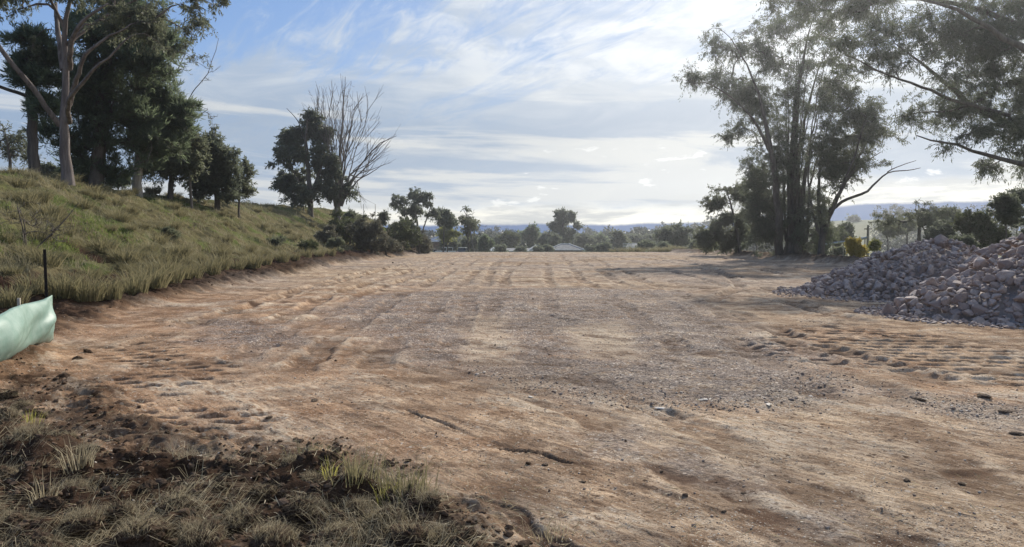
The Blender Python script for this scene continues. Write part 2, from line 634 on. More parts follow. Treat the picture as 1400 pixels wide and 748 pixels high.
# ------------------------------------------------------------------ the ground, one sheet in three surfaces
GRAVEL = [G(*p) for p in ((415, 425), (520, 405), (640, 396), (760, 392), (905, 398), (985, 430), (1075, 462), (1170, 520), (1100, 556), (985, 560), (880, 556), (760, 542), (640, 512), (560, 488), (480, 458))]
GRAVEL2 = [G(*p) for p in ((770, 590), (880, 578), (950, 615), (1060, 650), (1180, 700), (1120, 735), (1000, 690), (860, 640))]
GRAVEL3 = [G(*p) for p in ((1180, 520), (1260, 535), (1400, 545), (1500, 560), (1500, 600), (1330, 580), (1200, 552))]
GRAVEL4 = [G(*p) for p in ((250, 425), (420, 440), (470, 470), (350, 500), (230, 470))]
PALESTRIP = [G(*p) for p in ((645, 432), (690, 432), (705, 500), (625, 500))]
PALEBOX = [G(*p) for p in ((770, 450), (850, 440), (880, 492), (800, 490))]
MOUND = [G(*p) for p in ((-420, 540), (-60, 548), (60, 585), (150, 625), (330, 640), (420, 622), (500, 640), (560, 668), (630, 690), (700, 735), (790, 800), (-500, 800))]
FRINGE = [G(*p) for p in ((-100, 520), (60, 500), (160, 545), (240, 610), (330, 612), (470, 600), (560, 650), (640, 680), (760, 790), (-500, 790))]
DIMPLE_R = [G(*p) for p in ((985, 470), (1040, 452), (1130, 440), (1230, 452), (1300, 468), (1480, 480), (1520, 540), (1400, 526), (1240, 508), (1120, 500), (1020, 488))]
DIMPLE_L = [G(*p) for p in ((60, 500), (150, 455), (260, 455), (340, 500), (400, 560), (380, 610), (250, 610), (130, 590))]
PATCH_D = [G(*p) for p in ((95, 520), (150, 530), (170, 575), (290, 590), (300, 615), (180, 620), (110, 585))]

TRACKS = [  # polylines on the pad, width, depth
    ([(705, 346), (650, 372), (590, 420), (500, 500)], 0.42, 0.03),
    ([(726, 346), (690, 378), (655, 440)], 0.42, 0.03),
    ([(640, 348), (560, 372), (440, 410), (300, 470)], 0.5, 0.05),
    ([(610, 350), (520, 372), (390, 405), (250, 440)], 0.5, 0.05),
    ([(780, 346), (820, 372), (900, 410), (1010, 470), (1130, 540)], 0.45, 0.035),
    ([(800, 346), (850, 372), (960, 415), (1080, 468), (1240, 540)], 0.45, 0.035),
    ([(745, 346), (752, 380), (742, 425)], 0.4, 0.025),
    ([(930, 352), (985, 372), (1010, 392), (985, 412), (930, 420)], 0.45, 0.05),
    ([(870, 348), (960, 362), (1060, 372), (1120, 384)], 0.5, 0.06),
    ([(900, 345), (1010, 356), (1110, 368)], 0.5, 0.05),
    ([(1020, 430), (1090, 462), (1150, 480), (1290, 516)], 0.5, 0.06),
    ([(1050, 395), (1110, 420), (1200, 442)], 0.5, 0.05),
    ([(675, 346), (610, 375), (505, 430), (380, 520)], 0.42, 0.05),
    ([(655, 347), (585, 372), (470, 415), (330, 490)], 0.42, 0.05),
    ([(590, 352), (470, 380), (330, 420), (190, 470)], 0.45, 0.05),
    ([(765, 346), (790, 376), (850, 420), (930, 480)], 0.42, 0.035),
    ([(690, 346), (672, 372), (640, 410), (610, 470)], 0.40, 0.03),
    ([(820, 346), (900, 366), (1020, 400), (1140, 430)], 0.42, 0.04),
    ([(840, 345), (930, 362), (1050, 388)], 0.42, 0.04),
    ([(560, 500), (680, 530), (800, 570), (960, 650), (1150, 760)], 0.42, 0.014),
    ([(640, 470), (760, 510), (900, 560), (1080, 640), (1260, 740)], 0.42, 0.014),
    ([(1080, 520), (1180, 560), (1300, 620), (1420, 690)], 0.42, 0.014),
    ([(560, 560), (640, 592), (700, 612)], 0.045, 0.035),
    ([(690, 612), (740, 620), (775, 632)], 0.05, 0.04),
    ([(640, 682), (700, 700), (760, 735), (830, 785)], 0.14, 0.025),
    ([(860, 548), (920, 575), (1000, 600)], 0.35, 0.035),
    ([(700, 418), (760, 436), (830, 446)], 0.40, -0.045),
]


def ground_build():
    th_f = np.linspace(R(-53), R(53), 740)
    th_b = np.linspace(R(53), R(307), 70)[1:-1]
    th = np.concatenate([th_f, th_b])
    r = np.concatenate([[0.4, 0.9, 1.4, 1.9, 2.3, 2.7, 3.0], 3.2 * np.exp(np.arange(0, np.log(135 / 3.2), 0.0036)), 135 * 1.045 ** np.arange(1, 33)])
    nt, nr = len(th), len(r)
    TH, RR = np.meshgrid(th, r)
    x, y = (RR * np.sin(TH)).ravel(), (RR * np.cos(TH)).ravel()
    rr = RR.ravel()
    z = H(x, y)
    s = toe(y) - x                                    # metres up the bank from its toe
    onbank = (s > 0.75 + 0.35 * pn(x / 1.7, y / 1.7, 21)) & (y < 160)
    past = rr > 131
    onbank &= s < 60
    edge = x - np.interp(y, _edge_y, _edge_x)
    off = (edge > 2.2 + 1.2 * pn(x / 4, y / 4, 31)) | past | ((y > 114 + 1.5 * pn(x / 3, y / 3, 33)))
    off &= ~onbank
    near = rr < 140
    A = {n: np.zeros(x.shape) for n in ('gravel', 'dark', 'pale', 'orange', 'scrape', 'tone', 'green', 'nearf')}
    i = np.where(near)[0]
    X, Y, RN = x[i], y[i], rr[i]
    S = s[i]
    D = np.zeros(len(i))
    padm = sstep(S, 0.6, -0.3) * (1 - sstep(edge[i], 1.0, 3.0))
    w1 = fbm(X, Y, 2.2, 4, 40)
    w2 = fbm(X, Y, 0.6, 4, 44)
    # masks
    wob = 0.9 * w1 + 0.35 * w2
    gsd = np.minimum(poly_sd(X, Y, GRAVEL) + 0.5 * fbm(X, Y, 4.5, 2, 52) * sstep(Y, 12, 20) * 4, poly_sd(X, Y, GRAVEL4) + 0.3)
    grav = sstep(gsd + 0.9 * wob, 0.6, -1.0)
    g2 = np.minimum(poly_sd(X, Y, GRAVEL2), poly_sd(X, Y, GRAVEL3)) + 0.7 * w2
    grav = np.maximum(grav, 0.75 * sstep(g2, 0.2, -0.5))
    grav = np.maximum(grav, sstep(Y + 5 * w1, 17, 34) * sstep(fbm(X / 1.6, Y / 2, 5, 4, 50), -0.3, 0.35) * 0.7)
    ps = np.minimum(poly_sd(X, Y, PALESTRIP) , poly_sd(X, Y, PALEBOX)) + 0.35 * w2
    pst = sstep(ps, 0.25, -0.25)
    grav *= 1 - 0.9 * pst
    mound = sstep(poly_sd(X, Y, MOUND) + 0.22 * w2 + 0.12 * w1, 0.12, -0.35)
    fringe = sstep(poly_sd(X, Y, FRINGE) + 0.35 * w2 + 0.3 * w1, 0.3, -0.25)
    wind = sstep(S + 0.45 * w1, -1.15, -0.2) * (1 - sstep(S, 0.9, 1.6))
    wind = np.maximum(wind, sstep(poly_sd(X, Y, [(-14, 3), (-6.2, 7.5), (-6.5, 9.4), (-7.5, 11.8), (-8.6, 14.5), (-9.8, 17.5), (-13, 17)]) + 0.5 * w1, 0.5, -0.5))
    patch = sstep(poly_sd(X, Y, PATCH_D) + 0.4 * w2, 0.3, -0.3)
    rim = sstep(np.abs(edge[i] - 0.6 + 1.2 * w1), 2.4, 0.4) * sstep(Y, 30, 45)
    dark = np.clip(np.maximum.reduce([mound * 0.95, fringe * sstep(w2, -0.5, 0.35) * 0.85, wind * 0.95, patch * 0.75, rim * 0.9]), 0, 1)
    # roughness
    fade = np.clip(RN / 9, 0.8, 4.5)
    D += 0.022 * fbm(X, Y, 1.7, 3, 60) * np.clip(RN / 12, 0.8, 2.5)
    ang = R(50)
    u = X * math.cos(ang) - Y * math.sin(ang)
    v = X * math.sin(ang) + Y * math.cos(ang)
    # scraping left by the blade, grain runs near-right to far-left close by, straight ahead further off
    D += 0.013 * (fbm(u / 4.5, v, 0.20, 3, 63)) * sstep(Y, 13, 8)
    D += 0.020 * fbm(X, Y / 7.0, 0.50, 3, 66) * sstep(Y, 12, 24) * np.clip(RN / 25, 0.6, 1.6)
    D += 0.016 * fbm(X / 3.5, Y, 0.42, 3, 68) * np.clip(RN / 10, 0.7, 1.3) * sstep(fbm(X, Y, 3.1, 2, 71), -0.25, 0.45)
    D += 0.010 * fbm(X, Y, 0.16, 3, 70, 0.6) * fade * 0.6
    rid = 1 - np.abs(pn(X / 0.28, Y / 0.22, 77)) * 2.2
    D += 0.010 * np.clip(rid, 0, 1) * (0.3 + grav) * fade * 0.5
    D += 0.016 * grav * pn(X / 0.07, Y / 0.07, 79) * np.clip(RN / 10, 0.7, 1.6)
    D += (0.007 * pn(X / 0.11, Y / 0.09, 81) + 0.005 * pn(X / 0.06, Y / 0.055, 83)) * np.clip(RN / 8, .8, 2.2) * (0.55 + 0.9 * sstep(w1, -.3, .5))
    D += 0.012 * np.clip(pn(u / 0.9, v / 0.10, 85) - 0.12, 0, 1) * sstep(Y, 13, 8) * 2.0
    # pads of the roller: rows of dimples
    def dimples(sx, sy, rot, seed, wx, wy):
        a, b = math.cos(rot), math.sin(rot)
        U = (X * a + Y * b) + 0.03 * w2
        V = (-X * b + Y * a) + 0.06 * w1
        jv = np.floor(V / sy)
        U = U + (jv % 2) * sx * 0.5 + 0.12 * hash2(jv, 0, seed)
        ju = np.floor(U / sx)
        ox, oy = (hash2(ju, jv, seed) - .5) * 0.08, (hash2(ju, jv, seed + 3) - .5) * 0.06
        keep = sstep(hash2(ju, jv, seed + 5), 0.12, 0.3)
        du, dv = (U / sx - ju - 0.5 + ox) * sx / wx, (V / sy - jv - 0.5 + oy) * sy / wy
        q = du ** 4 + dv ** 4
        return np.exp(-q) * keep
    dR = sstep(poly_sd(X, Y, DIMPLE_R) + 0.5 * w1, 0.3, -0.5)
    D -= 0.085 * dimples(0.40, 0.34, R(-8), 1, 0.15, 0.07) * dR
    dL = sstep(poly_sd(X, Y, DIMPLE_L) + 0.6 * w1, 0.3, -0.7) * sstep(fbm(X, Y, 1.3, 2, 90), -0.4, 0.1)
    dl = dimples(0.44, 0.30, R(16), 2, 0.15, 0.065)
    D -= 0.095 * dl * dL
    A_sc = np.zeros(len(i))
    trk_pale = np.zeros(len(i))
    for pts, wd, dep in TRACKS:
        pl = [G(*p) for p in pts]
        mn, mx_ = np.min(pl, 0) - 1.5, np.max(pl, 0) + 1.5
        j = np.where((X > mn[0]) & (X < mx_[0]) & (Y > mn[1]) & (Y < mx_[1]))[0]
        if not len(j):
            continue
        d, sd, al = line_sd(X[j] + (0.12 * w2[j] + 0.5 * pn(X[j] / 7, Y[j] / 9, 96) * (wd > 0.2)), Y[j] + 0.12 * w1[j], pl)
        grow = np.clip(RN[j] / 14, 1.0, 2.6) if wd > 0.2 else 1.0
        bed = sstep(d, wd * 0.62, wd * 0.42)
        lip = np.exp(-((d - wd * 0.72) / (wd * 0.2)) ** 2)
        brk = sstep(pn(al / 1.6, al * 0, 95), -0.45, 0.1)
        lug = 0.5 + 0.5 * np.sin(al * 2 * np.pi / 0.22 + 6 * np.abs(sd)) if wd > 0.3 else 1.0
        D[j] += (-dep * bed * (0.65 + 0.35 * lug) + 0.6 * abs(dep) * lip * (0.5 + 0.6 * w2[j])) * grow * brk
        A_sc[j] = np.maximum(A_sc[j], bed * brk * (0.48 if wd > 0.2 else 0.9) * sstep(w2[j], -0.8, 0.4) * (0.0 if dep < 0 else 1.0))
        trk_pale[j] = np.maximum(trk_pale[j], (lip * brk * 0.5 if dep > 0 else bed * 0.9))
    # heaped soil
    lump = np.clip(1 - np.abs(pn(X / 0.42, Y / 0.42, 100)) * 2.0, 0, 1) ** 1.0
    lump2 = np.clip(1 - np.abs(pn(X / 0.19, Y / 0.19, 103)) * 2.0, 0, 1)
    blob = np.clip(pn(X / 0.33, Y / 0.33, 106) + 0.1, 0, 1)
    heap = 0.11 * lump + 0.055 * lump2 + 0.26 * blob + 0.12 * np.clip(w1, -0.3, 1)
    D += mound * (0.03 + 0.62 * heap) + fringe * (1 - mound) * (0.03 * lump2 + 0.05 * blob) + patch * 0.05 * lump2
    D += wind * (0.10 + 0.75 * heap) * (0.8 + 0.6 * sstep(RN, 15, 60))
    D += rim * (0.18 + 0.8 * heap) * 1.6
    z[i] += D
    A['gravel'][i] = grav * padm
    crust = fbm(u / 2.6, v, 0.55, 5, 140, .6) * sstep(Y, 15, 9) + fbm(X / 2.0, Y / 1.4, 0.8, 5, 145, .6) * sstep(Y, 9, 15)
    cr_p = sstep(crust, 0.12, 0.24) * sstep(fbm(X, Y, 2.7, 2, 150), -0.35, 0.2)
    damp = sstep(fbm(u / 2.2, v, 0.42, 5, 155, .62), 0.22, 0.36) * sstep(fbm(X, Y, 3.3, 2, 158), -0.3, 0.25)
    D += 0.010 * cr_p * np.clip(RN / 10, .8, 2)
    z[i] += 0.010 * cr_p * np.clip(RN / 10, .8, 2)
    A['nearf'][i] = sstep(Y + 1.5 * w1, 12, 7.5)
    A['dark'][i] = dark
    A['pale'][i] = np.clip(cr_p * 0.8 + pst * 0.8 + trk_pale + sstep(w1, 0.05, 0.75) * 0.75 + sstep(fbm(u / 5, v, 0.8, 3, 111), 0.05, 0.55) * 0.55 * sstep(Y, 14, 9), 0, 1)
    A['orange'][i] = np.clip(sstep(X, 2.5, -4.5) * 0.95 * sstep(Y, 34, 16) + sstep(fbm(X, Y, 2.6, 3, 115), 0.05, 0.5) * 0.5 * sstep(Y, 18, 9) + dR * 0.35, 0, 1)
    A['scrape'][i] = np.clip(damp * 0.6 + A_sc + sstep(fbm(X / 3.2, Y, 0.7, 4, 120), 0.22, 0.6) * 0.5 + dl * dL * 0.4, 0, 1)
    A['tone'][i] = sstep(0.6 * fbm(X / 2.2, Y, 2.4, 4, 125) + 0.5 * fbm(X, Y, 0.5, 3, 128), -0.45, 0.45)
    # bank surface: scars of bare soil and brighter green
    bX, bY = x[i], y[i]
    pyx = 700 + bX / np.maximum(bY, 0.5) * 1000
    scar = np.exp(-(((bX + 14.2) / 0.75) ** 2 + ((bY - 24.6) / 1.5) ** 2)) + 0.8 * np.exp(-(((bX + 13.7) / 0.5) ** 2 + ((bY - 28.5) / 1.3) ** 2))
    scar += 0.8 * np.exp(-(((bX + 15.0) / 0.6) ** 2 + ((bY - 37) / 2.0) ** 2))
    scar = sstep(scar + 0.5 * w1, 0.35, 0.7)
    SCAR_Z = -0.3 * scar
    z[i] += np.where(S > 1.0, SCAR_Z + 0.32 * w1 + 0.20 * w2, 0)
    A['dark'][i] = np.maximum(A['dark'][i], np.where(S > 0.7, np.maximum(scar, 1 - sstep(S + 0.6 * w1, 1.5, 2.4)), 0))
    A['green'][i] = sstep(fbm(bX, bY, 4, 3, 130), -0.1, 0.5)

    # split faces among the three surfaces
    ii = np.arange(nr - 1)[:, None] * nt + np.arange(nt)[None, :]
    jj = np.arange(nr - 1)[:, None] * nt + (np.arange(nt)[None, :] + 1) % nt
    quads = np.stack([ii, ii + nt, jj + nt, jj], -1).reshape(-1, 4)
    kb = onbank[quads].mean(1) > 0.5
    kf = (off[quads].mean(1) > 0.5) & ~kb
    kp = ~kb & ~kf
    xyz = np.stack([x, y, z], 1)

    def sub(name, sel, mat, keys, centre=False):
        q = quads[sel]
        used, inv = np.unique(q, return_inverse=True)
        q = inv.reshape(q.shape)
        vv = xyz[used]
        at = {k_: A[k_][used] for k_ in keys}
        tris = None
        if centre:
            first = np.where(used < nt)[0]
            vv = np.concatenate([vv, [[0, 0, 0]]])
            at = {k_: np.append(a, 0) for k_, a in at.items()}
            n = len(first)
            tris = np.stack([np.full(n, len(vv) - 1), first, np.roll(first, -1)], -1)
        me = new_mesh(name, vv, q, tris, at, smooth=True)
        return tag(link(name, me, None, mat), kind='structure')
    sub('ground', kp, ground_mat(), ('gravel', 'dark', 'pale', 'orange', 'scrape', 'tone', 'nearf'), centre=True)
    sub('grass_bank', kb, bank_mat(), ('dark', 'green'))
    sub('terrain', kf, far_mat(), ())
    return dict(th=th, r=r, z=z.reshape(nr, nt), nt=nt, scar=None)


GD = ground_build()
print('ground', round(time.time() - T0, 1))


def HG(x, y):
    """height of the finished ground sheet (bilinear in its own polar grid)"""
    x, y = np.atleast_1d(np.asarray(x, float)), np.atleast_1d(np.asarray(y, float))
    rr, tt = np.hypot(x, y), np.arctan2(x, y)
    r, th, z = GD['r'], GD['th'], GD['z']
    tt = np.where(tt < th[0], tt + 2 * np.pi, tt)
    i = np.clip(np.searchsorted(r, rr) - 1, 0, len(r) - 2)
    j = np.clip(np.searchsorted(th, tt) - 1, 0, len(th) - 2)
    a = np.clip((rr - r[i]) / (r[i + 1] - r[i]), 0, 1)
    b = np.clip((tt - th[j]) / (th[j + 1] - th[j]), 0, 1)
    return (z[i, j] * (1 - a) * (1 - b) + z[i + 1, j] * a * (1 - b) + z[i, j + 1] * (1 - a) * b + z[i + 1, j + 1] * a * b)


# ------------------------------------------------------------------ trees
LEAF = {
    'gum': leaf_mat('gum_leaves', [(0.060, 0.072, 0.046), (0.098, 0.112, 0.070), (0.155, 0.165, 0.105)], 0.5),
    'gumdark': leaf_mat('dark_gum_leaves', [(0.055, 0.068, 0.050), (0.085, 0.100, 0.068), (0.145, 0.160, 0.108)], 0.5),
    'wood': leaf_mat('distant_leaves', [(0.030, 0.040, 0.030), (0.046, 0.058, 0.042), (0.072, 0.086, 0.060)], 0.25),
    'pine': leaf_mat('pine_needles', [(0.050, 0.072, 0.044), (0.076, 0.104, 0.062), (0.14, 0.17, 0.10)], 0.58),
    'olive': leaf_mat('olive_leaves', [(0.045, 0.060, 0.025), (0.075, 0.092, 0.040), (0.115, 0.125, 0.058)], 0.3),
    'yellow': leaf_mat('yellow_leaves', [(0.30, 0.22, 0.04), (0.42, 0.32, 0.06), (0.48, 0.40, 0.12)], 0.4),
    'lime': leaf_mat('lime_leaves', [(0.13, 0.15, 0.04), (0.20, 0.21, 0.06), (0.26, 0.26, 0.09)], 0.35),
    'dry': leaf_mat('dry_stalks', [(0.16, 0.13, 0.075), (0.26, 0.21, 0.12), (0.36, 0.30, 0.18)], 0.3),
    'grey': leaf_mat('grey_leaves', [(0.07, 0.07, 0.05), (0.11, 0.108, 0.075), (0.16, 0.15, 0.105)], 0.3),
}
BARK = {
    'gum': bark_mat('smooth_gum_bark', (0.105, 0.086, 0.08), (0.21, 0.178, 0.165)),
    'dark': bark_mat('rough_dark_bark', (0.075, 0.064, 0.056), (0.14, 0.12, 0.104)),
    'dead': bark_mat('weathered_grey_wood', (0.12, 0.105, 0.095), (0.21, 0.185, 0.165)),
    'pale': bark_mat('pale_bark', (0.28, 0.25, 0.21), (0.42, 0.38, 0.33)),
}


def leaf_cards(rng, c, a, L, W):
    """one narrow four-cornered leaf at each c along a"""
    n = len(c)
    rv = rng.normal(size=(n, 3))
    s = np.cross(a, rv)
    s /= np.linalg.norm(s, axis=1, keepdims=True) + 1e-9
    L = L * rng.uniform(0.65, 1.3, n)[:, None]
    W = W * rng.uniform(0.7, 1.3, n)[:, None]
    bend = np.cross(s, a) * L * rng.uniform(-0.18, 0.18, n)[:, None]
    v = np.stack([c, c + a * L * 0.45 + s * W * 0.5 + bend, c + a * L, c + a * L * 0.45 - s * W * 0.5 + bend], 1).reshape(-1, 3)
    return v, np.arange(n * 4).reshape(-1, 4)


def unit(v):
    return v / (np.linalg.norm(v, axis=-1, keepdims=True) + 1e-9)


HABIT = {  # how leaves hang about a twig end: (random, down, outward, up), clump radii (across, up)
    'gum': (0.75, 0.9, 0.25, 0.0),
    'bushy': (0.9, 0.15, 0.5, 0.2),
    'pine': (0.55, -0.1, 0.9, 0.45),
}


def build_tree(name, label, cat, base, stems, lobes, seed, leaf='gum', bark='gum', habit='gum', group=None,
               clumps=120, per=60, crad=0.55, LW=(0.2, 0.05), rtwig=0.02, taper=0.46, bare=0.0, flat=0.75, extra_bare=(), k=5, outer=0.6, gaps=0.2, shoots=7, twig_wood=True, swell=1.18):
    """stems: polylines of (x,y,z,radius), absolute; lobes: (centre, radii, weight) ellipsoids that the foliage fills;
    extra_bare: lobes reached by leafless twigs"""
    rng = np.random.default_rng(seed)
    clumps = int(clumps * 1.35)
    root = thing(name, label, cat, base, 0, group)
    b = np.asarray(base, float)
    N, PAR, CNT0 = [], [], []
    chains, crad_list = [], []
    fixed = []
    for st in stems:
        st = np.asarray(st, float)
        # resample with a little wander
        seg = np.linalg.norm(np.diff(st[:, :3], axis=0), axis=1)
        L = np.concatenate([[0], np.cumsum(seg)])
        m = max(4, int(L[-1] / max(0.35, L[-1] / 16)))
        t = np.linspace(0, L[-1], m)
        pts = np.stack([np.interp(t, L, st[:, q]) for q in range(4)], 1)
        for _ in range(2):
            pts[1:-1, :3] = 0.25 * pts[:-2, :3] + 0.5 * pts[1:-1, :3] + 0.25 * pts[2:, :3]
        pts[1:-1, :3] += rng.normal(0, 0.012 * L[-1] / math.sqrt(m), (m - 2, 3))
        chains.append(pts[:, :3])
        crad_list.append(pts[:, 3])
        for q in range(m):
            N.append(pts[q, :3])
            PAR.append(-1 if q == 0 else len(N) - 2)
            fixed.append(pts[q, 3])
    # attractors
    att, isbare = [], []
    tot = sum(l[2] * (l[1][0] * l[1][2]) for l in lobes) if lobes else 1
    for ci, rad, wgt in lobes:
        n = max(1, int(round(clumps * wgt * rad[0] * rad[2] / tot)))
        d = unit(rng.normal(size=(n, 3)))
        rr = rng.uniform(0, 1, n) ** outer
        att.append(np.asarray(ci) + d * rr[:, None] * np.asarray(rad) * swell)
        isbare += [False] * n
    for ci, rad, n in extra_bare:
        d = unit(rng.normal(size=(n, 3)))
        att.append(np.asarray(ci) + d * (rng.uniform(0, 1, n) ** outer)[:, None] * np.asarray(rad))
        isbare += [True] * n
    if att:
        att = np.concatenate(att)
        isbare = np.array(isbare)
        if gaps > 0:
            wl = crad * 2.4
            o_ = seed * 3.1
            nz = pn(att[:, 0] / wl + o_, att[:, 2] / wl, 2) + pn(att[:, 1] / wl + o_, att[:, 2] / wl * 1.1 + 5, 4) + pn(att[:, 0] / wl * .7, att[:, 1] / wl * .7 + o_, 6)
            kp_ = isbare | (nz > np.quantile(nz, gaps))
            att, isbare = att[kp_], isbare[kp_]
        isbare |= rng.uniform(size=len(att)) < bare
        S = np.array(N)
        d0 = np.array([np.linalg.norm(S - a, axis=1).min() for a in att])
        order = np.argsort(d0 + rng.uniform(0, 0.15, len(att)) * d0.mean())
    else:
        order = []
    arr = np.zeros((len(N) + len(att) * 9, 3))
    arr[:len(N)] = N
    n = len(N)
    zmin = b[2]
    cap = len(arr)
    fx = np.array(fixed + [0] * (cap - n))
    tips, tipbare, tipdir = [], [], []
    br = []
    isstem = n
    PAR = list(PAR)
    for ai in order:
        a = att[ai]
        q = arr[:n]
        dv = a - q
        dist = np.linalg.norm(dv, axis=1)
        cost = dist * (1 + 0.9 * np.clip(-dv[:, 2] / (dist + 1e-6), 0, 1)) + 0.25 * np.clip(zmin + 1.0 - q[:, 2], 0, 3)
        p = int(np.argmin(cost))
        D = dist[p]
        if D < 1e-3:
            continue
        pd = arr[p] - arr[PAR[p]] if PAR[p] >= 0 else np.array([0, 0, 1.0])
        pd = unit(pd)
        ctrl = arr[p] + pd * 0.28 * D + np.array([0, 0, 0.10 * D]) + 0.22 * dv[p]
        m = int(np.clip(D / (crad * 0.8), 2, 8))
        t = np.linspace(0, 1, m + 1)[1:, None]
        pts = (1 - t) ** 2 * arr[p] + 2 * t * (1 - t) * ctrl + t * t * a
        pts[:-1] += rng.normal(0, 0.045 * D / math.sqrt(m), (m - 1, 3))
        ids = []
        prev = p
        for pt in pts:
            arr[n] = pt
            PAR.append(prev)
            prev = n
            ids.append(n)
            n += 1
        br.append((p, ids))
        tips.append(a)
        tipbare.append(isbare[ai])
        tipdir.append(unit(pts[-1] - (pts[-2] if m > 1 else arr[p])))
    cnt = np.zeros(n)
    leafend = np.zeros(n, bool)
    for p, ids in br:
        leafend[ids[-1]] = True
    cnt[leafend] = 1
    for q in range(n - 1, -1, -1):
        if PAR[q] >= 0:
            cnt[PAR[q]] += cnt[q]
    rad = rtwig * np.maximum(cnt, 1) ** taper
    for p, ids in br:
        pts = np.concatenate([arr[p][None], arr[ids]])
        rmax = (fx[p] if p < isstem else rad[p]) * 0.8
        r = np.minimum(rad[ids], rmax)
        r = np.concatenate([[min(r[0] * 1.15, rmax)], r])
        r[-1] = min(r[-1], rtwig) * 0.6
        chains.append(pts)
        crad_list.append(r)
        # side twigs on bare wood
        if tipbare[len(chains) - 1 - len(stems)]:
            for _ in range(3):
                f = rng.integers(1, len(pts)) if len(pts) > 1 else 1
                o = pts[f]
                dr = unit(unit(pts[-1] - pts[0]) + rng.normal(0, 0.5, 3) + np.array([0, 0, 0.25]))
                ln = rng.uniform(0.35, 0.8) * np.linalg.norm(pts[-1] - pts[0])
                tw = np.stack([o, o + dr * ln * 0.5, o + dr * ln + rng.normal(0, 0.08, 3) * ln])
                chains.append(tw)
                crad_list.append(np.array([rtwig * 0.9, rtwig * 0.7, rtwig * 0.35]))
                br.append if False else None
                tipbare.insert(len(chains) - 1 - len(stems), False)
    big = [q for q in range(len(chains)) if crad_list[q].max() > 0.09]
    small = [q for q in range(len(chains)) if crad_list[q].max() <= 0.09]
    VV, QQ, off = [], [], 0
    for sel, kk in ((big, 8), (small, 4)):
        if sel:
            v, qd = tube_np([chains[q] for q in sel], [crad_list[q] for q in sel], kk)
            VV.append(v)
            QQ.append(qd + off)
            off += len(v)
    ok = [q for q in range(len(tips)) if not isbare[order[q]]] if len(tips) else []
    if len(ok) and per > 0:
        tp = np.array(tips)[ok]
        td = np.array(tipdir)[ok]
        nc = len(tp)
        cnts = rng.poisson(per, nc) + 3
        # every twig end bears a spray of shoots; the leaves sit along the shoots
        ns = shoots
        hr, hd, ho, hu = HABIT[habit]
        sd_ = unit(np.repeat(td, ns, 0) * 0.55 + unit(rng.normal(size=(nc * ns, 3)) * np.array([1, 1, flat])) * 0.9 + np.array([0, 0, 0.12]))
        sl = np.repeat(crad * np.clip(rng.lognormal(0, .3, nc), .5, 1.8), ns) * rng.uniform(.5, 1.35, nc * ns)
        so = np.repeat(tp, ns, 0) - np.repeat(td, ns, 0) * (rng.uniform(0, .5, nc * ns) * crad)[:, None]
        droop = (0.35 if habit == 'gum' else 0.1) * rng.uniform(.3, 1.5, nc * ns)

        def shoot(j, t):
            L_ = sl[j]
            return so[j] + sd_[j] * (L_ * t)[:, None] - np.array([0, 0, 1.0]) * (droop[j] * L_ * t * t)[:, None]
        M = int(cnts.sum())
        j = rng.integers(0, nc * ns, M)
        t = rng.uniform(.12, 1.05, M) ** .8
        c = shoot(j, t) + rng.normal(0, .075 * crad, (M, 3))
        ax = unit(rng.normal(0, 1, (M, 3)) * hr + np.array([0, 0, -hd + hu]) + sd_[j] * (ho + .35))
        idx = j // ns
        if twig_wood:
            jj = np.arange(nc * ns)
            ps = np.stack([shoot(jj, np.full(nc * ns, q_)) for q_ in (0, .5, 1.0)], 1)
            w1_ = unit(np.cross(sd_, rng.normal(size=sd_.shape)))
            w2_ = np.cross(sd_, w1_)
            rr_ = rtwig * np.array([.6, .45, .25])
            ring = np.stack([w1_, -.5 * w1_ + .87 * w2_, -.5 * w1_ - .87 * w2_], 1)
            tv = ps[:, :, None, :] + ring[:, None, :, :] * rr_[None, :, None, None]
            tq = []
            for lev in range(2):
                for e_ in range(3):
                    f_ = (e_ + 1) % 3
                    tq.append((lev * 3 + e_, lev * 3 + f_, lev * 3 + 3 + f_, lev * 3 + 3 + e_))
            tq = (jj[:, None, None] * 9 + np.array(tq)[None]).reshape(-1, 4)
            VV.append(tv.reshape(-1, 3))
            QQ.append(tq + off)
            off += len(tv) * 9
        v, q = leaf_cards(rng, c, ax, *LW)
        tone = np.repeat(np.clip(rng.normal(0.5, 0.28, nc), 0, 1)[idx], 4)
        link('crown', new_mesh('crown', v - b, q, None, {'tone': tone}), root, LEAF[leaf])
    tr = link('trunk', new_mesh('trunk', np.concatenate(VV) - b, np.concatenate(QQ), smooth=True), root, BARK[bark])
    return root


def lobes_px(d, rng, specs, depth=0.6, spread=0.35):
    """crown lobes read off the photograph: (px, py, rx, ry[, weight[, depth offset]]) at depth d, each given its own depth"""
    out = []
    if not specs:
        return out
    w = (max(s[0] + s[2] for s in specs) - min(s[0] - s[2] for s in specs)) * d / 1000.0
    for s in specs:
        wt = s[4] if len(s) > 4 else 1.0
        dd = s[5] if len(s) > 5 else rng.uniform(-1, 1) * spread * w
        c = P(s[0], s[1], d)
        out.append((c + np.array([0, dd, 0]), np.array([s[2], max(s[2], s[3]) * depth, s[3]]) * d / 1000.0, wt))
    return out


def stem_px(d, pts, root_dip=0.25, dd=0.0):
    """(px, py, radius in px[, extra depth]) -> stem"""
    out = []
    for q in pts:
        e = q[3] if len(q) > 3 else 0.0
        w = P(q[0], q[1], d)
        out.append((w[0], w[1] + e + dd, w[2], q[2] * d / 1000.0))
    return out


def ground_stem(st, dip=0.2):
    """put a stem's foot on the ground"""
    st = [list(q) for q in st]
    g = float(HG(st[0][0], st[0][1])[0])
    st[0][2] = g - dip
    for q in st[1:]:
        if q[2] < g + 0.1:
            q[2] = g + 0.1
    return st


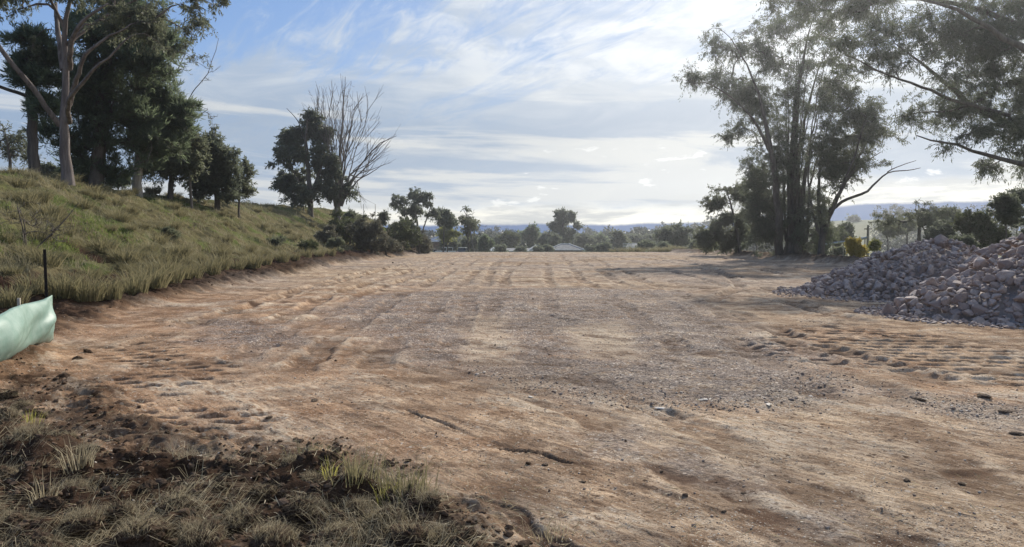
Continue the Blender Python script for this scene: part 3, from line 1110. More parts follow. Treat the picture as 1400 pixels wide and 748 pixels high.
def px_tree(name, label, cat, d, trunk, lobes, seed, extra=(), bare_lobes=(), spread=0.35, **kw):
    rng = np.random.default_rng(seed + 1000)
    t = ground_stem(stem_px(d, trunk))
    stems = [t] + [stem_px(d, e) for e in extra]
    lb = lobes_px(d, rng, lobes, spread=spread)
    eb = [(P(q[0], q[1], d) + np.array([0, q[5] if len(q) > 5 else 0, 0]), np.array([q[2], q[2], q[3]]) * d / 1000, q[4]) for q in bare_lobes]
    base = (t[0][0], t[0][1], t[0][2])
    return build_tree(name, label, cat, base, stems, lb, seed, extra_bare=eb, **kw)


def simple_tree(name, label, cat, d, px, py, rx, ry, seed, trunk_r=None, nl=6, foot=None, **kw):
    """a small or far tree: an uneven crown of several lobes about (px, py) on a short trunk"""
    rng = np.random.default_rng(seed + 500)
    lob = []
    for q in range(nl):
        a = rng.uniform(0, 2 * np.pi)
        k_ = rng.uniform(0.1, 0.62)
        f = rng.uniform(0.35, 0.6)
        lob.append((px + math.cos(a) * k_ * rx, py + math.sin(a) * k_ * ry, rx * f, ry * f * rng.uniform(0.7, 1.1)))
    lob.append((px, py - ry * 0.1, rx * 0.55, ry * 0.7))
    tr = trunk_r or max(0.5, rx * 0.06)
    foot = foot or (px, py + ry * 1.3)
    t = [(foot[0], foot[1], tr), (px + rng.uniform(-.1, .1) * rx, py + ry * 0.4, tr * 0.7), (px + rng.uniform(-.2, .2) * rx, py - ry * 0.3, tr * 0.3)]
    return px_tree(name, label, cat, d, t, lob, seed, **kw)


def far_kw(d, **kw):
    """leaf and clump sizes for a tree at depth d (a pixel is d/1000 m)"""
    m = d / 1000.0
    o = dict(crad=5.0 * m, LW=(4.2 * m, 1.9 * m), rtwig=0.28 * m, clumps=70, per=34)
    o.update(kw)
    o['clumps'] = int(o['clumps'] * 1.5)
    o['per'] = int(o['per'] * 1.5)
    o.setdefault('twig_wood', d < 110)
    o.setdefault('swell', 1.05)
    o.setdefault('gaps', 0.28)
    o['LW'] = (o['LW'][0] * .85, o['LW'][1] * .75)
    return o


# ---- the row of trees along the top of the bank
GB = 'trees on top of the bank'
px_tree('gum_tree', 'tall gum tree with smooth pale trunk and spreading limbs on top of the bank', 'tree', 36,
        [(93, 258, 9.5), (91, 238, 7.4), (88, 200, 6.2), (87, 165, 5.6), (89, 120, 4.4), (90, 90, 4.1), (90, 40, 3.0), (94, 5, 2.3), (100, -40, 2.5), (110, -90, 1.5)],
        [(215, 50, 30, 22, 1), (255, 62, 28, 14, 1), (284, 8, 28, 16, 1), (292, 26, 8, 10, 1), (30, 10, 38, 18, 1), (105, 0, 45, 14, .8), (190, 22, 42, 26, 1),
         (10, 40, 16, 14, .8), (240, 20, 30, 15, .7), (160, 35, 30, 18, .7), (60, -50, 60, 35, .7), (140, -70, 70, 40, .7), (220, -50, 60, 35, .7), (-30, 0, 35, 25, .7), (225, 75, 24, 12, .8), (5, 8, 20, 12, .8)], 11,
        extra=[[(82, 172, 3.8), (62, 125, 3.4, -1), (47, 92, 3, -2), (30, 55, 2.5, -2.5), (12, 28, 2.5, -3), (-12, 5, 1.8, -3.5)],
               [(87, 96, 4.5), (72, 50, 3.5, .5), (60, 22, 2.8, 1), (50, -10, 2, 1.5)],
               [(95, 94, 4), (112, 76, 3.2, -1), (126, 60, 2.6, -1.6), (150, 40, 2.0, -2), (172, 27, 1.4, -2)],
               [(95, 143, 3.8), (118, 124, 3.2, -1), (134, 108, 2.6, -1.5), (146, 88, 2.3, -2), (166, 77, 1.9, -2), (174, 66, 1.5, -2), (200, 56, 1.1, -2)],
               [(95, 167, 3.6), (110, 160, 3.2, -1), (126, 148, 2.8, -2), (150, 135, 2.3, -2.5), (172, 117, 1.8, -3), (202, 100, 1.2, -3.3), (228, 78, .9, -3.5)],
               [(92, 60, 3), (104, 30, 2.4, 1), (125, 5, 1.8, 1.5), (160, -20, 1.3, 2)],
               [(88, 40, 2.4), (78, 5, 2, -.5), (70, -30, 1.4, -1)]],
        clumps=330, per=95, crad=0.46, LW=(0.18, 0.05), rtwig=0.012, leaf='gum', bark='gum', spread=0.14, group=GB)
px_tree('pine_tree', 'dark needled tree with a straight dark trunk left of the pale gum tree', 'tree', 39,
        [(47, 250, 8), (45, 200, 6.5), (43, 150, 6), (41, 100, 5), (40, 60, 3), (42, 35, 1.5)],
        [(45, 55, 26, 10), (38, 85, 27, 11), (55, 108, 26, 11), (70, 75, 18, 12), (60, 140, 18, 10), (28, 105, 14, 8), (75, 120, 16, 16), (70, 150, 14, 12)], 12,
        extra=[[(38, 132, 2.6), (20, 124, 2.2, -1), (-5, 118, 1.8, -2)]],
        clumps=150, per=110, crad=0.5, LW=(0.36, 0.05), rtwig=0.02, leaf='pine', bark='dark', habit='pine', flat=0.45, spread=0.2, group=GB)
px_tree('pine_tree', 'largest dark pine of the bank, its broad dense crown behind the pale gum tree', 'tree', 43,
        [(131, 260, 10), (133, 220, 9), (136, 160, 7.5), (142, 90, 5.5), (150, 30, 3.5), (158, -30, 2)],
        [(165, 12, 38, 28), (150, 55, 46, 28), (165, 90, 52, 28), (138, 118, 48, 26), (150, 160, 50, 28), (205, 88, 38, 24), (225, 60, 26, 16), (125, 196, 34, 25), (175, 196, 36, 26), (110, 232, 26, 18), (150, 235, 30, 14), (90, 190, 24, 16), (160, -40, 45, 35, .6), (120, 30, 30, 20), (190, 45, 30, 24), (105, 150, 28, 20)], 13,
        clumps=520, per=120, crad=0.62, LW=(0.38, 0.05), rtwig=0.02, leaf='pine', bark='dark', habit='pine', flat=0.6, spread=0.16, group=GB)
px_tree('pine_tree', 'mid green bushy pine with a short thick trunk, right of the largest dark pine', 'tree', 46,
        [(188, 259, 6.5), (188, 235, 6), (192, 190, 5), (202, 140, 3), (210, 108, 1.5)],
        [(212, 122, 30, 16), (232, 148, 30, 20), (212, 160, 36, 22), (195, 190, 32, 22), (238, 172, 22, 18), (220, 195, 34, 18), (192, 220, 18, 14), (250, 150, 14, 14), (185, 150, 22, 18)], 14,
        clumps=280, per=120, crad=0.58, LW=(0.38, 0.05), rtwig=0.02, leaf='pine', bark='pale', habit='pine', flat=0.6, spread=0.2, group=GB)
px_tree('round_tree', 'rounded mid green tree between the bushy pine and the darkest round tree', 'tree', 50,
        [(233, 264, 4), (234, 240, 3.2), (238, 215, 2.4), (245, 190, 1.2)],
        [(245, 190, 26, 16), (262, 205, 20, 18), (225, 222, 24, 16), (252, 235, 24, 18), (212, 232, 12, 10), (270, 228, 14, 14), (240, 212, 24, 14)], 15,
        clumps=190, per=100, crad=0.55, LW=(0.26, 0.08), rtwig=0.02, leaf='gum', bark='dark', habit='bushy', group=GB)
px_tree('round_tree', 'darkest rounded tree of the bank row, between two lighter small trees', 'tree', 53,
        [(297, 272, 4), (296, 250, 3.2), (296, 220, 2), (294, 200, 1)],
        [(290, 200, 18, 14), (302, 218, 20, 18), (280, 225, 16, 18), (300, 245, 24, 18), (285, 255, 22, 14), (310, 262, 14, 10), (272, 205, 12, 14)], 16,
        clumps=210, per=110, crad=0.55, LW=(0.26, 0.085), rtwig=0.02, leaf='gumdark', bark='dark', habit='bushy', group=GB)
px_tree('young_tree', 'small loose leafy tree at the right end of the row on the bank', 'tree', 55,
        [(326, 276, 1.6), (328, 250, 1.2), (332, 225, .7)],
        [(332, 222, 8, 9), (336, 238, 8, 10), (325, 250, 10, 12), (335, 262, 10, 10), (320, 265, 12, 8)], 17,
        clumps=60, per=38, crad=0.4, LW=(0.26, 0.09), rtwig=0.018, leaf='gum', bark='dark', habit='bushy', group=GB)
px_tree('gum_tree', 'grey green low branching tree at the far left edge, on top of the bank', 'tree', 52,
        [(12, 236, 2.5), (14, 220, 2), (10, 195, 1.3), (6, 178, .8)],
        [(8, 178, 20, 12), (25, 195, 16, 12), (0, 200, 20, 14), (20, 215, 14, 8), (-20, 190, 20, 16)], 18,
        clumps=80, per=40, crad=0.5, LW=(0.22, 0.06), rtwig=0.02, leaf='gum', bark='dark', habit='bushy', group=GB)
px_tree('bare_tree', 'leafless thin tree with long upswept twigs behind the bushy pine', 'tree', 49,
        [(262, 264, 2.0), (258, 230, 1.6), (250, 180, 1.3), (240, 140, 1)], [], 19,
        extra=[[(240, 140, .9), (236, 110, .7), (250, 80, .5), (256, 65, .35)], [(246, 165, .8), (262, 125, .6), (280, 108, .5), (292, 80, .35), (299, 52, .25)], [(250, 180, .7), (268, 160, .5), (284, 150, .35)]],
        bare_lobes=[(255, 100, 16, 30, 10), (285, 95, 14, 30, 12), (272, 150, 14, 12, 14), (290, 160, 10, 14, 10)], rtwig=0.012, per=0, bark='dead', group=GB)
# trunks further back on the shelf, low scrub between the trunks
for i, (px, py, rx, ry, d, lb) in enumerate([(68, 236, 26, 14, 58, 'low dark bush behind the pale gum trunk'), (118, 244, 22, 10, 60, 'low dark bush between the big pine trunk and the gum'),
                                             (160, 246, 20, 10, 60, 'low dark bush between the two pine trunks'), (20, 244, 20, 8, 60, 'low dark bush at the far left behind the bank crest')]):
    simple_tree('scrub_bush', lb, 'bush', d, px, py, rx, ry, 30 + i, leaf='gumdark', bark='dark', habit='bushy', **far_kw(d, clumps=60, per=40), group='scrub on the bank crest')
print('left trees', round(time.time() - T0, 1))

# ---- the tall clump in the middle left
px_tree('gum_tree', 'dense dark leafy gum tree beside the tall dead tree', 'tree', 80,
        [(425, 292, 4), (424, 260, 3.4), (420, 220, 2.6), (418, 185, 1.6), (420, 165, 1)],
        [(420, 165, 18, 14), (438, 180, 16, 18), (395, 185, 18, 18), (410, 205, 26, 18), (392, 215, 18, 14), (385, 250, 14, 12), (400, 250, 24, 20), (418, 268, 24, 14), (440, 215, 14, 20), (436, 255, 16, 20), (452, 225, 12, 25), (450, 258, 14, 18), (470, 255, 10, 10)], 40,
        extra=[[(424, 270, 2), (440, 225, 1.5), (446, 190, 1)], [(423, 275, 2), (400, 235, 1.5), (392, 200, 1)], [(420, 200, 1), (408, 165, .6), (392, 148, .35)]],
        clumps=330, per=95, crad=0.7, LW=(0.34, 0.13), rtwig=0.03, leaf='gumdark', bark='dark', spread=0.2, group='tall trees rising from the middle of the bank')
rng = np.random.default_rng(41)
fan = []
for i in range(21):
    f = (i - 10) / 10.0 + rng.uniform(-.08, .08)
    x0 = 462 + 5 * f
    tipx = 464 + rng.uniform(-8, 8) + (56 * f if f > 0 else 46 * f)
    tipy = 106 + 70 * max(0, f) ** 1.5 + 45 * max(0, -f) ** 1.6 + rng.uniform(-8, 45)
    e = rng.uniform(-2.4, 2.4)
    p0, p1_, p2_ = np.array([x0, 282.]), np.array([463 + 15 * f + rng.uniform(-3, 3), 240 + rng.uniform(-8, 8)]), np.array([462 + (tipx - 462) * .5 + rng.uniform(-5, 5), 190 + (tipy - 105) * .45 + rng.uniform(-8, 8)])
    p3_ = np.array([tipx, tipy])
    w0 = rng.uniform(.8, 1.6)
    fan.append([(*p0, w0), (*p1_, w0 * .8, e * .3), (*p2_, w0 * .5, e * .7), (*((p2_ + p3_) / 2 + rng.uniform(-4, 4, 2)), w0 * .33, e * .9), (*p3_, .16, e)])
    for _ in range(rng.integers(4, 7)):
        t = rng.uniform(.15, .95)
        a_, b_ = (p1_, p2_) if t < .55 else (p2_, p3_)
        t2 = (t / .55) if t < .55 else (t - .55) / .45
        s_ = a_ + (b_ - a_) * t2
        dr = unit(b_ - a_)
        ang_ = rng.choice([-1, 1]) * rng.uniform(.15, .55)
        dr = np.array([dr[0] * math.cos(ang_) - dr[1] * math.sin(ang_), dr[0] * math.sin(ang_) + dr[1] * math.cos(ang_)])
        ln = rng.uniform(22, 60) * (1.1 - .5 * t)
        e2 = e * (.3 + .6 * t)
        m_ = s_ + dr * ln * .5 + rng.uniform(-2.5, 2.5, 2) + np.array([0, -ln * .05])
        t_ = s_ + dr * ln + np.array([0, -ln * .16]) + rng.uniform(-3, 3, 2)
        fan.append([(*s_, w0 * .4, e2), (*m_, w0 * .27, e2 + rng.uniform(-.6, .6)), (*t_, .14, e2 + rng.uniform(-1.2, 1.2))])
        for _2 in range(rng.integers(2, 5)):
            q_ = rng.uniform(.25, .95)
            s2 = (m_ + (t_ - m_) * (q_ * 2 - 1)) if q_ > .5 else (s_ + (m_ - s_) * q_ * 2)
            d2 = unit(t_ - s_) + rng.normal(0, .35, 2) + np.array([0, -.35])
            l2 = rng.uniform(8, 24)
            tw_ = s2 + unit(d2) * l2
            e3 = e2 + rng.uniform(-1, 1)
            fan.append([(*s2, .2, e2), (*((s2 + tw_) / 2 + rng.uniform(-1, 1, 2)), .16, (e2 + e3) / 2), (*tw_, .11, e3)])
fan.append([(470, 270, 1.2), (490, 245, .9), (505, 238, .6), (522, 226, .3)])
fan.append([(466, 270, 1.2), (492, 222, .9, 1), (515, 195, .6, 1), (540, 184, .3, 1)])
px_tree('dead_tree', 'tall leafless dead tree with many upright fanning grey branches', 'tree', 81,
        [(461, 289, 5), (461, 275, 4), (462, 240, 2), (466, 190, 1.2), (470, 140, .7), (472, 105, .3)], [], 42, extra=fan,
        bare_lobes=[(470, 140, 45, 40, 14), (505, 190, 28, 40, 16), (430, 150, 25, 30, 8)],
        rtwig=0.019, taper=0.34, swell=1.0, per=0, bark='dead', group='tall trees rising from the middle of the bank', outer=0.6)

# ---- shrubs on the slope
SHR = [
    ('leafy_sapling', 'green feathery sapling standing clear on the bank below the dead tree', 'sapling', 62, 460, 308, 22, 25, 'olive', 60, 34),
    ('dense_shrub', 'large dark shrub at the foot of the bank, nearest of the thicket', 'shrub', 86, 508, 322, 38, 29, 'grey', 120, 60),
    ('dense_shrub', 'dark shrub in the middle of the thicket at the foot of the bank', 'shrub', 96, 545, 322, 32, 25, 'olive', 110, 60),
    ('dense_shrub', 'greyish twiggy shrub at the right end of the thicket beside the dirt', 'shrub', 104, 573, 330, 19, 19, 'grey', 80, 50),
    ('dense_shrub', 'small upright dark shrub poking above the bank crest', 'shrub', 98, 523, 300, 8, 10, 'gumdark', 40, 40),
    ('dense_shrub', 'low olive shrub on the crest right of the dead tree', 'shrub', 90, 490, 303, 20, 14, 'olive', 50, 40),
    ('dense_shrub', 'low dark shrub on the crest just right of the dead tree trunk', 'shrub', 86, 478, 296, 10, 8, 'gumdark', 40, 40),
    ('dense_shrub', 'rounded olive shrub behind the sapling on the slope', 'shrub', 76, 478, 314, 26, 22, 'olive', 80, 50),
    ('dense_shrub', 'grey green scrub low in the gap left of the nearest thicket shrub', 'shrub', 78, 447, 322, 20, 14, 'grey', 70, 50),
    ('dense_shrub', 'olive scrub between the rounded olive shrub and the nearest thicket shrub', 'shrub', 82, 495, 332, 24, 16, 'olive', 80, 50),
    ('dense_shrub', 'grey scrub at the front of the thicket where it meets the dirt', 'shrub', 90, 528, 336, 26, 14, 'grey', 80, 50),
    ('dense_shrub', 'tall olive scrub at the back of the thicket below the airy gum', 'shrub', 105, 556, 318, 24, 22, 'olive', 90, 55),
    ('dense_shrub', 'pale dry scrub at the tip of the thicket nearest the parked cars', 'shrub', 108, 584, 337, 12, 11, 'grey', 60, 50),
    ('round_shrub', 'small dark rounded shrub alone on the open grass slope', 'shrub', 32, 231, 319, 16, 8, 'gum', 44, 34),
    ('round_shrub', 'small dark rounded shrub on the slope nearer the thicket', 'shrub', 47, 378, 331, 13, 7, 'gum', 38, 32),
    ('round_shrub', 'pale olive shrub low on the slope near the foot of the sapling', 'shrub', 52, 420, 338, 17, 9, 'olive', 45, 50),
    ('round_shrub', 'wide low shrub just above the dark earth, left of the thicket', 'shrub', 66, 458, 336, 16, 11, 'gum', 45, 50),
]
for i, (nm, lb, cat, d, px, py, rx, ry, lf, nc, per) in enumerate(SHR):
    p = P(px, py + ry, d)
    # slide along the ray until the shrub's foot meets the slope
    best = min(np.arange(d * 0.6, d * 1.5, 0.5), key=lambda q: abs(float(HG(*P(px, py + ry * 0.9, q)[:2])[0]) - P(px, py + ry * 0.9, q)[2]) + 0.01 * abs(q - d)) if 'crest' not in lb else d
    simple_tree(nm, lb, cat, float(best), px, py, rx, ry, 60 + i, leaf=lf, bark='dark', habit='bushy', **far_kw(best, clumps=nc, per=per, LW=(3.0 * best / 1000 + .03, 1.1 * best / 1000 + .01), crad=3.6 * best / 1000 + .04), foot=(px, py + ry * 0.95), group='shrubs on the grassy bank' if nm != 'leafy_sapling' else None)
d = 21.5
px_tree('bare_shrub', 'thin leafless shrub with arching twigs on the slope behind the black post', 'shrub', d,
        [(36, 372, 2.2), (35, 355, 1.8), (38, 335, 1.2), (34, 310, .8)], [(25, 330, 22, 14, .4), (60, 310, 22, 20, .4)], 80,
        extra=[[(36, 358, 1.2), (22, 340, 1), (5, 345, .7), (-15, 335, .4)], [(36, 352, 1.2), (52, 322, 1, .6), (66, 300, .7, .8), (80, 275, .35, 1)], [(37, 340, 1), (45, 310, .8, -.5), (42, 280, .4, -.6)], [(35, 345, 1), (18, 318, .7, .4), (10, 295, .35, .6)]],
        bare_lobes=[(40, 300, 36, 26, 40), (5, 330, 22, 20, 20), (75, 315, 22, 22, 22)], rtwig=0.006, clumps=14, per=14, crad=.16, LW=(.07, .018), leaf='grey', bark='dark', habit='bushy')
print('slope', round(time.time() - T0, 1))

# ---- the group beyond the end of the bank
BG = 'trees beyond the end of the bank'
px_tree('gum_tree', 'airy gum tree with a domed open crown rising above the thicket', 'tree', 125,
        [(572, 352, 2), (572, 325, 1.7), (570, 300, 1.3), (566, 280, .8)],
        [(563, 264, 14, 8), (548, 275, 12, 9), (578, 272, 14, 10), (565, 285, 20, 9), (590, 278, 8, 9), (540, 282, 6, 5), (556, 296, 12, 6), (592, 292, 10, 8)], 90,
        extra=[[(573, 330, 1.1), (583, 300, .8), (590, 280, .5)], [(571, 325, 1.1), (558, 298, .8), (548, 280, .5)]],
        **far_kw(125, clumps=130, per=44, crad=.5, LW=(.40, .17)), leaf='gumdark', bark='dark', group=BG)
for i, (nm, lb, cat, d, px, py, rx, ry, lf, hb, kw) in enumerate([
    ('gum_tree', 'dark spreading gum tree right behind the airy domed gum', 'tree', 135, 606, 298, 21, 13, 'gumdark', 'gum', {}),
    ('gum_tree', 'thin sparse gum tree with a wispy leaning top, left of the gap in the trees', 'tree', 130, 641, 309, 19, 16, 'gum', 'gum', dict(clumps=60, per=16)),
    ('lime_tree', 'yellowish green rounded tree in front of the bluish roof', 'tree', 140, 612, 319, 16, 11, 'lime', 'bushy', {}),
    ('conifer', 'small dark pointed conifer right of the parked cars', 'tree', 165, 662, 333, 9, 12, 'pine', 'bushy', {}),
    ('dark_hedge_tree', 'low dark dense tree above the parked cars, left of the pointed conifer', 'tree', 172, 641, 333, 14, 10, 'gumdark', 'bushy', {}),
    ('dark_hedge_tree', 'low dark tree directly behind the long white parked car', 'tree', 176, 615, 335, 18, 9, 'gumdark', 'bushy', {}),
]):
    simple_tree(nm, lb, cat, d, px, py, rx, ry, 100 + i, leaf=lf, bark='dark', habit=hb, foot=(px, 352), **far_kw(d, **kw), group=BG)
px_tree('gum_tree', 'bare topped wispy branch tree leaning left above the sparse gum', 'tree', 128,
        [(648, 352, 1), (645, 325, .8), (640, 300, .6), (632, 282, .3)], [(636, 288, 6, 5, .5), (645, 300, 8, 7, .6)], 109,
        bare_lobes=[(640, 295, 10, 12, 14), (655, 312, 8, 10, 10)], **far_kw(128, clumps=12, per=14), leaf='gum', bark='dead', group=BG)

# ---- trees round the houses, centre
CG = 'trees among the far houses'
for i, (nm, lb, d, px, py, rx, ry, lf, hb, kw) in enumerate([
    ('round_tree', 'pale olive rounded tree right of the gap below the blue band of sky', 215, 700, 329, 15, 12, 'olive', 'bushy', {}),
    ('round_tree', 'dark square topped tree behind the white gabled shed', 225, 728, 323, 13, 16, 'pine', 'bushy', dict(clumps=110)),
    ('round_tree', 'small dark tree at the left foot of the square topped tree', 230, 681, 334, 9, 8, 'gumdark', 'bushy', {}),
    ('round_tree', 'dark tree joining the square topped tree and the tall open gum', 235, 748, 329, 12, 12, 'gumdark', 'bushy', {}),
    ('round_tree', 'flat dark tree right of the tall open gum', 240, 797, 329, 13, 9, 'gumdark', 'bushy', {}),
    ('round_tree', 'dark flat topped tree in the middle of the far row', 250, 818, 329, 14, 10, 'pine', 'bushy', {}),
    ('round_tree', 'peaked grey green tree right of the far row middle', 210, 846, 327, 12, 15, 'gum', 'bushy', {}),
    ('round_tree', 'dark low tree left of the slatted fence', 260, 868, 329, 12, 9, 'gumdark', 'bushy', {}),
    ('round_tree', 'dark low tree right of the slatted fence', 255, 886, 328, 11, 9, 'gumdark', 'bushy', {}),
]):
    simple_tree(nm, lb, 'tree', d, px, py, rx, ry, 120 + i, leaf=lf, bark='dark', habit=hb, foot=(px, 352), **far_kw(d, **kw), group=CG)
px_tree('gum_tree', 'tall open gum tree with separate clumps of leaves above the grey hipped roof', 'tree', 215,
        [(769, 352, 1.6), (770, 325, 1.3), (770, 305, 1), (771, 290, .5)],
        [(772, 290, 7, 5), (762, 293, 5, 4), (781, 296, 6, 7), (758, 308, 6, 6), (769, 306, 8, 9), (789, 308, 4, 5), (772, 322, 11, 9), (782, 318, 6, 6)], 135,
        **far_kw(215, clumps=90, per=40), leaf='gumdark', bark='dark', group=CG)
for i, (lb, d, px, py, rx, ry) in enumerate([
    ('round clipped bush behind the ridge of the white gabled shed', 206, 742, 332, 8, 8), ('round clipped dark bush above the left end of the hipped roof', 198, 758, 330, 6, 6),
    ('dark bush in front of the white gabled shed', 170, 736, 343, 4, 3), ('dark brown bush against the left end of the hipped roof', 172, 749, 342, 5, 4),
    ('dark bush right of the hipped roof', 170, 811, 342, 8, 5), ('dark bush against the low roof left of the shed', 175, 712, 344, 5, 3),
    ('low dark bush left of the low roof', 172, 684, 343, 9, 5), ('low bush behind the pale tussocks right of the house', 165, 826, 340, 10, 5)]):
    simple_tree('garden_bush', lb, 'bush', d, px, py, rx, ry, 140 + i, leaf='gumdark', bark='dark', habit='bushy', foot=(px, 352), **far_kw(d, clumps=40, per=40), group='garden bushes among the far houses')
simple_tree('gum_tree', 'big rounded grey green gum tree standing alone left of the tall multi stemmed gum', 'tree', 140, 925, 319, 33, 20, 150, nl=9, leaf='gumdark', bark='dark', habit='gum', foot=(925, 350), **far_kw(140, clumps=150, per=46))
print('centre', round(time.time() - T0, 1))

# ---- the tall gums on the right
RG = 'tall gums at the right edge of the dirt'
d = 70
rng = np.random.default_rng(160)
fan = []
for i in range(30):
    f = rng.uniform(-1, 1)
    x0 = 1084 + 16 * f
    tipx = 1094 + 58 * f + rng.uniform(-6, 6)
    tipy = 60 + 45 * abs(f) ** 1.5 + rng.uniform(-15, 45)
    e = rng.uniform(-4, 4)
    if i % 2 and i > 6:
        continue
    fan.append([(x0, 330, 1.7, e * .2), (1084 + 20 * f, 250, 1.25, e * .3), (1087 + 34 * f, 180, .75, e * .6), (tipx, tipy, .22, e)])
px_tree('gum_tree', 'tallest gum with a thick clump of fanning stems at the right edge of the dirt', 'tree', d,
        [(1083, 358, 13), (1084, 335, 10), (1085, 280, 7.5), (1085, 220, 5.5), (1086, 155, 3.6), (1094, 100, 2.2), (1103, 60, 1.2), (1110, 30, .6)],
        [(1028, 125, 26, 22, 1.5), (1045, 150, 18, 22, 1.2), (990, 62, 26, 18, .8), (965, 50, 10, 10, .6), (948, 108, 20, 13, .8), (985, 100, 22, 14, .7), (1015, 172, 20, 12, .7), (1000, 185, 16, 10, .6), (1068, 40, 40, 22, .8), (1115, 35, 36, 24, .8), (1060, 85, 26, 20, .6), (1100, 80, 40, 24, .4),
         (1070, 270, 28, 60, 1.0), (1050, 310, 26, 38, 1.5), (1100, 312, 24, 36, 1.4), (1130, 318, 16, 24, 1.0), (1040, 265, 20, 40, .9), (1060, 215, 20, 36, 1.0), (1110, 250, 16, 40, .8), (1035, 225, 14, 24, .8), (1085, 200, 20, 40, .6), (1130, 130, 26, 30, .7), (1020, 60, 24, 16, .7), (1080, 130, 34, 40, .5), (1110, 170, 30, 30, .55), (1060, 175, 24, 24, .5), (1000, 125, 26, 18, .6), (1045, 70, 24, 18, .6)], 161,
        extra=fan + [[(1066, 350, 6), (1060, 310, 5, -1), (1050, 240, 3.8, -1.5), (1042, 190, 3, -2), (1030, 135, 1.8, -2), (1012, 95, 1, -2), (990, 60, .5, -2)],
                     [(1048, 215, 2.4, -1.5), (1020, 165, 1.6, -2), (990, 140, 1.1, -2.4), (955, 118, .7, -2.6), (932, 125, .4, -2.8)],
                     [(1100, 350, 5.5), (1100, 310, 4.4, 1), (1098, 240, 3.2, 1.5), (1108, 170, 2, 2), (1125, 110, 1.2, 2), (1140, 70, .5, 2)]],
        clumps=1050, per=88, crad=0.80, LW=(0.27, 0.06), rtwig=0.016, leaf='gumdark', bark='dark', spread=0.12, group=RG)
px_tree('gum_tree', 'right leaning gum with a bare forked lower branch, beside the tallest gum', 'tree', 66,
        [(1121, 358, 5), (1123, 335, 4.4), (1128, 310, 3.8), (1136, 285, 3.2), (1148, 262, 2.4), (1165, 235, 1.7), (1180, 205, 1.1), (1192, 180, .6)],
        [(1150, 130, 26, 26, .8), (1172, 160, 32, 24), (1195, 190, 30, 20), (1150, 185, 28, 26), (1165, 220, 32, 22, .9), (1205, 215, 18, 12), (1140, 235, 20, 26), (1125, 205, 20, 30), (1140, 90, 22, 20, .5), (1120, 280, 12, 30, .6)], 162,
        extra=[[(1125, 325, 2.8), (1122, 280, 2.2, .5), (1126, 235, 1.6, 1), (1138, 180, 1, 1.5), (1150, 135, .5, 1.5)],
               [(1128, 310, 2.4), (1140, 270, 1.8, -1), (1158, 215, 1.2, -1.5), (1170, 165, .6, -2)],
               [(1135, 288, 2.4), (1150, 273, 2.0, -.5), (1172, 268, 1.8, -.8), (1180, 262, 1.6, -1), (1192, 248, 1.3, -1), (1205, 236, .9, -1), (1235, 235, .6, -1), (1250, 231, .35, -1)],
               [(1205, 237, .8, -1), (1215, 230, .6, -1.3), (1240, 222, .3, -1.5)], [(1124, 330, 2.4), (1114, 290, 1.8, .5), (1110, 240, 1.2, 1), (1118, 190, .7, 1)],
               [(1160, 245, 1.3), (1185, 222, .9, .6), (1212, 206, .5, 1)]],
        clumps=420, per=78, crad=0.70, LW=(0.27, 0.065), rtwig=0.016, leaf='gum', bark='dark', spread=0.14, bare=0.06, group=RG)
px_tree('gum_tree', 'shorter gum with an open layered crown at the left foot of the tallest gum', 'tree', 84,
        [(1012, 352, 2.6), (1010, 330, 2.2), (1004, 300, 1.6), (998, 275, 1), (992, 255, .5)],
        [(992, 255, 18, 11), (985, 275, 17, 10), (1015, 262, 14, 12), (1002, 300, 24, 14), (978, 315, 22, 14), (1020, 320, 20, 18), (1030, 285, 12, 26), (965, 328, 12, 12), (1005, 330, 24, 12), (1040, 245, 14, 20)], 163,
        **far_kw(84, clumps=260, per=75, crad=.6, LW=(.34, .12)), leaf='gum', bark='dark', spread=0.2, group=RG)
for i, (px, py, rx, ry, d_, lb) in enumerate([(884, 336, 13, 7, 132, 'low dark scrub left of the lone rounded gum, behind the pale tussocks'), (953, 336, 14, 8, 126, 'low dark scrub right of the lone rounded gum, behind the pale tussocks'),
                                              (985, 338, 12, 7, 104, 'low scrub at the shaded corner of the dirt left of the tall gums'), (905, 339, 12, 5, 124, 'lowest scrub in front of the lone rounded gum')]):
    simple_tree('scrub_bush', lb, 'bush', d_, px, py, rx, ry, 155 + i, leaf='gumdark', bark='dark', habit='bushy', foot=(px, 350), **far_kw(d_, clumps=50, per=40), group='scrub along the far edge of the dirt')
simple_tree('leafy_bush', 'olive green bush in the shade left of the tall gums', 'bush', 92, 965, 336, 16, 10, 164, leaf='olive', bark='dark', habit='bushy', foot=(965, 351), **far_kw(92))
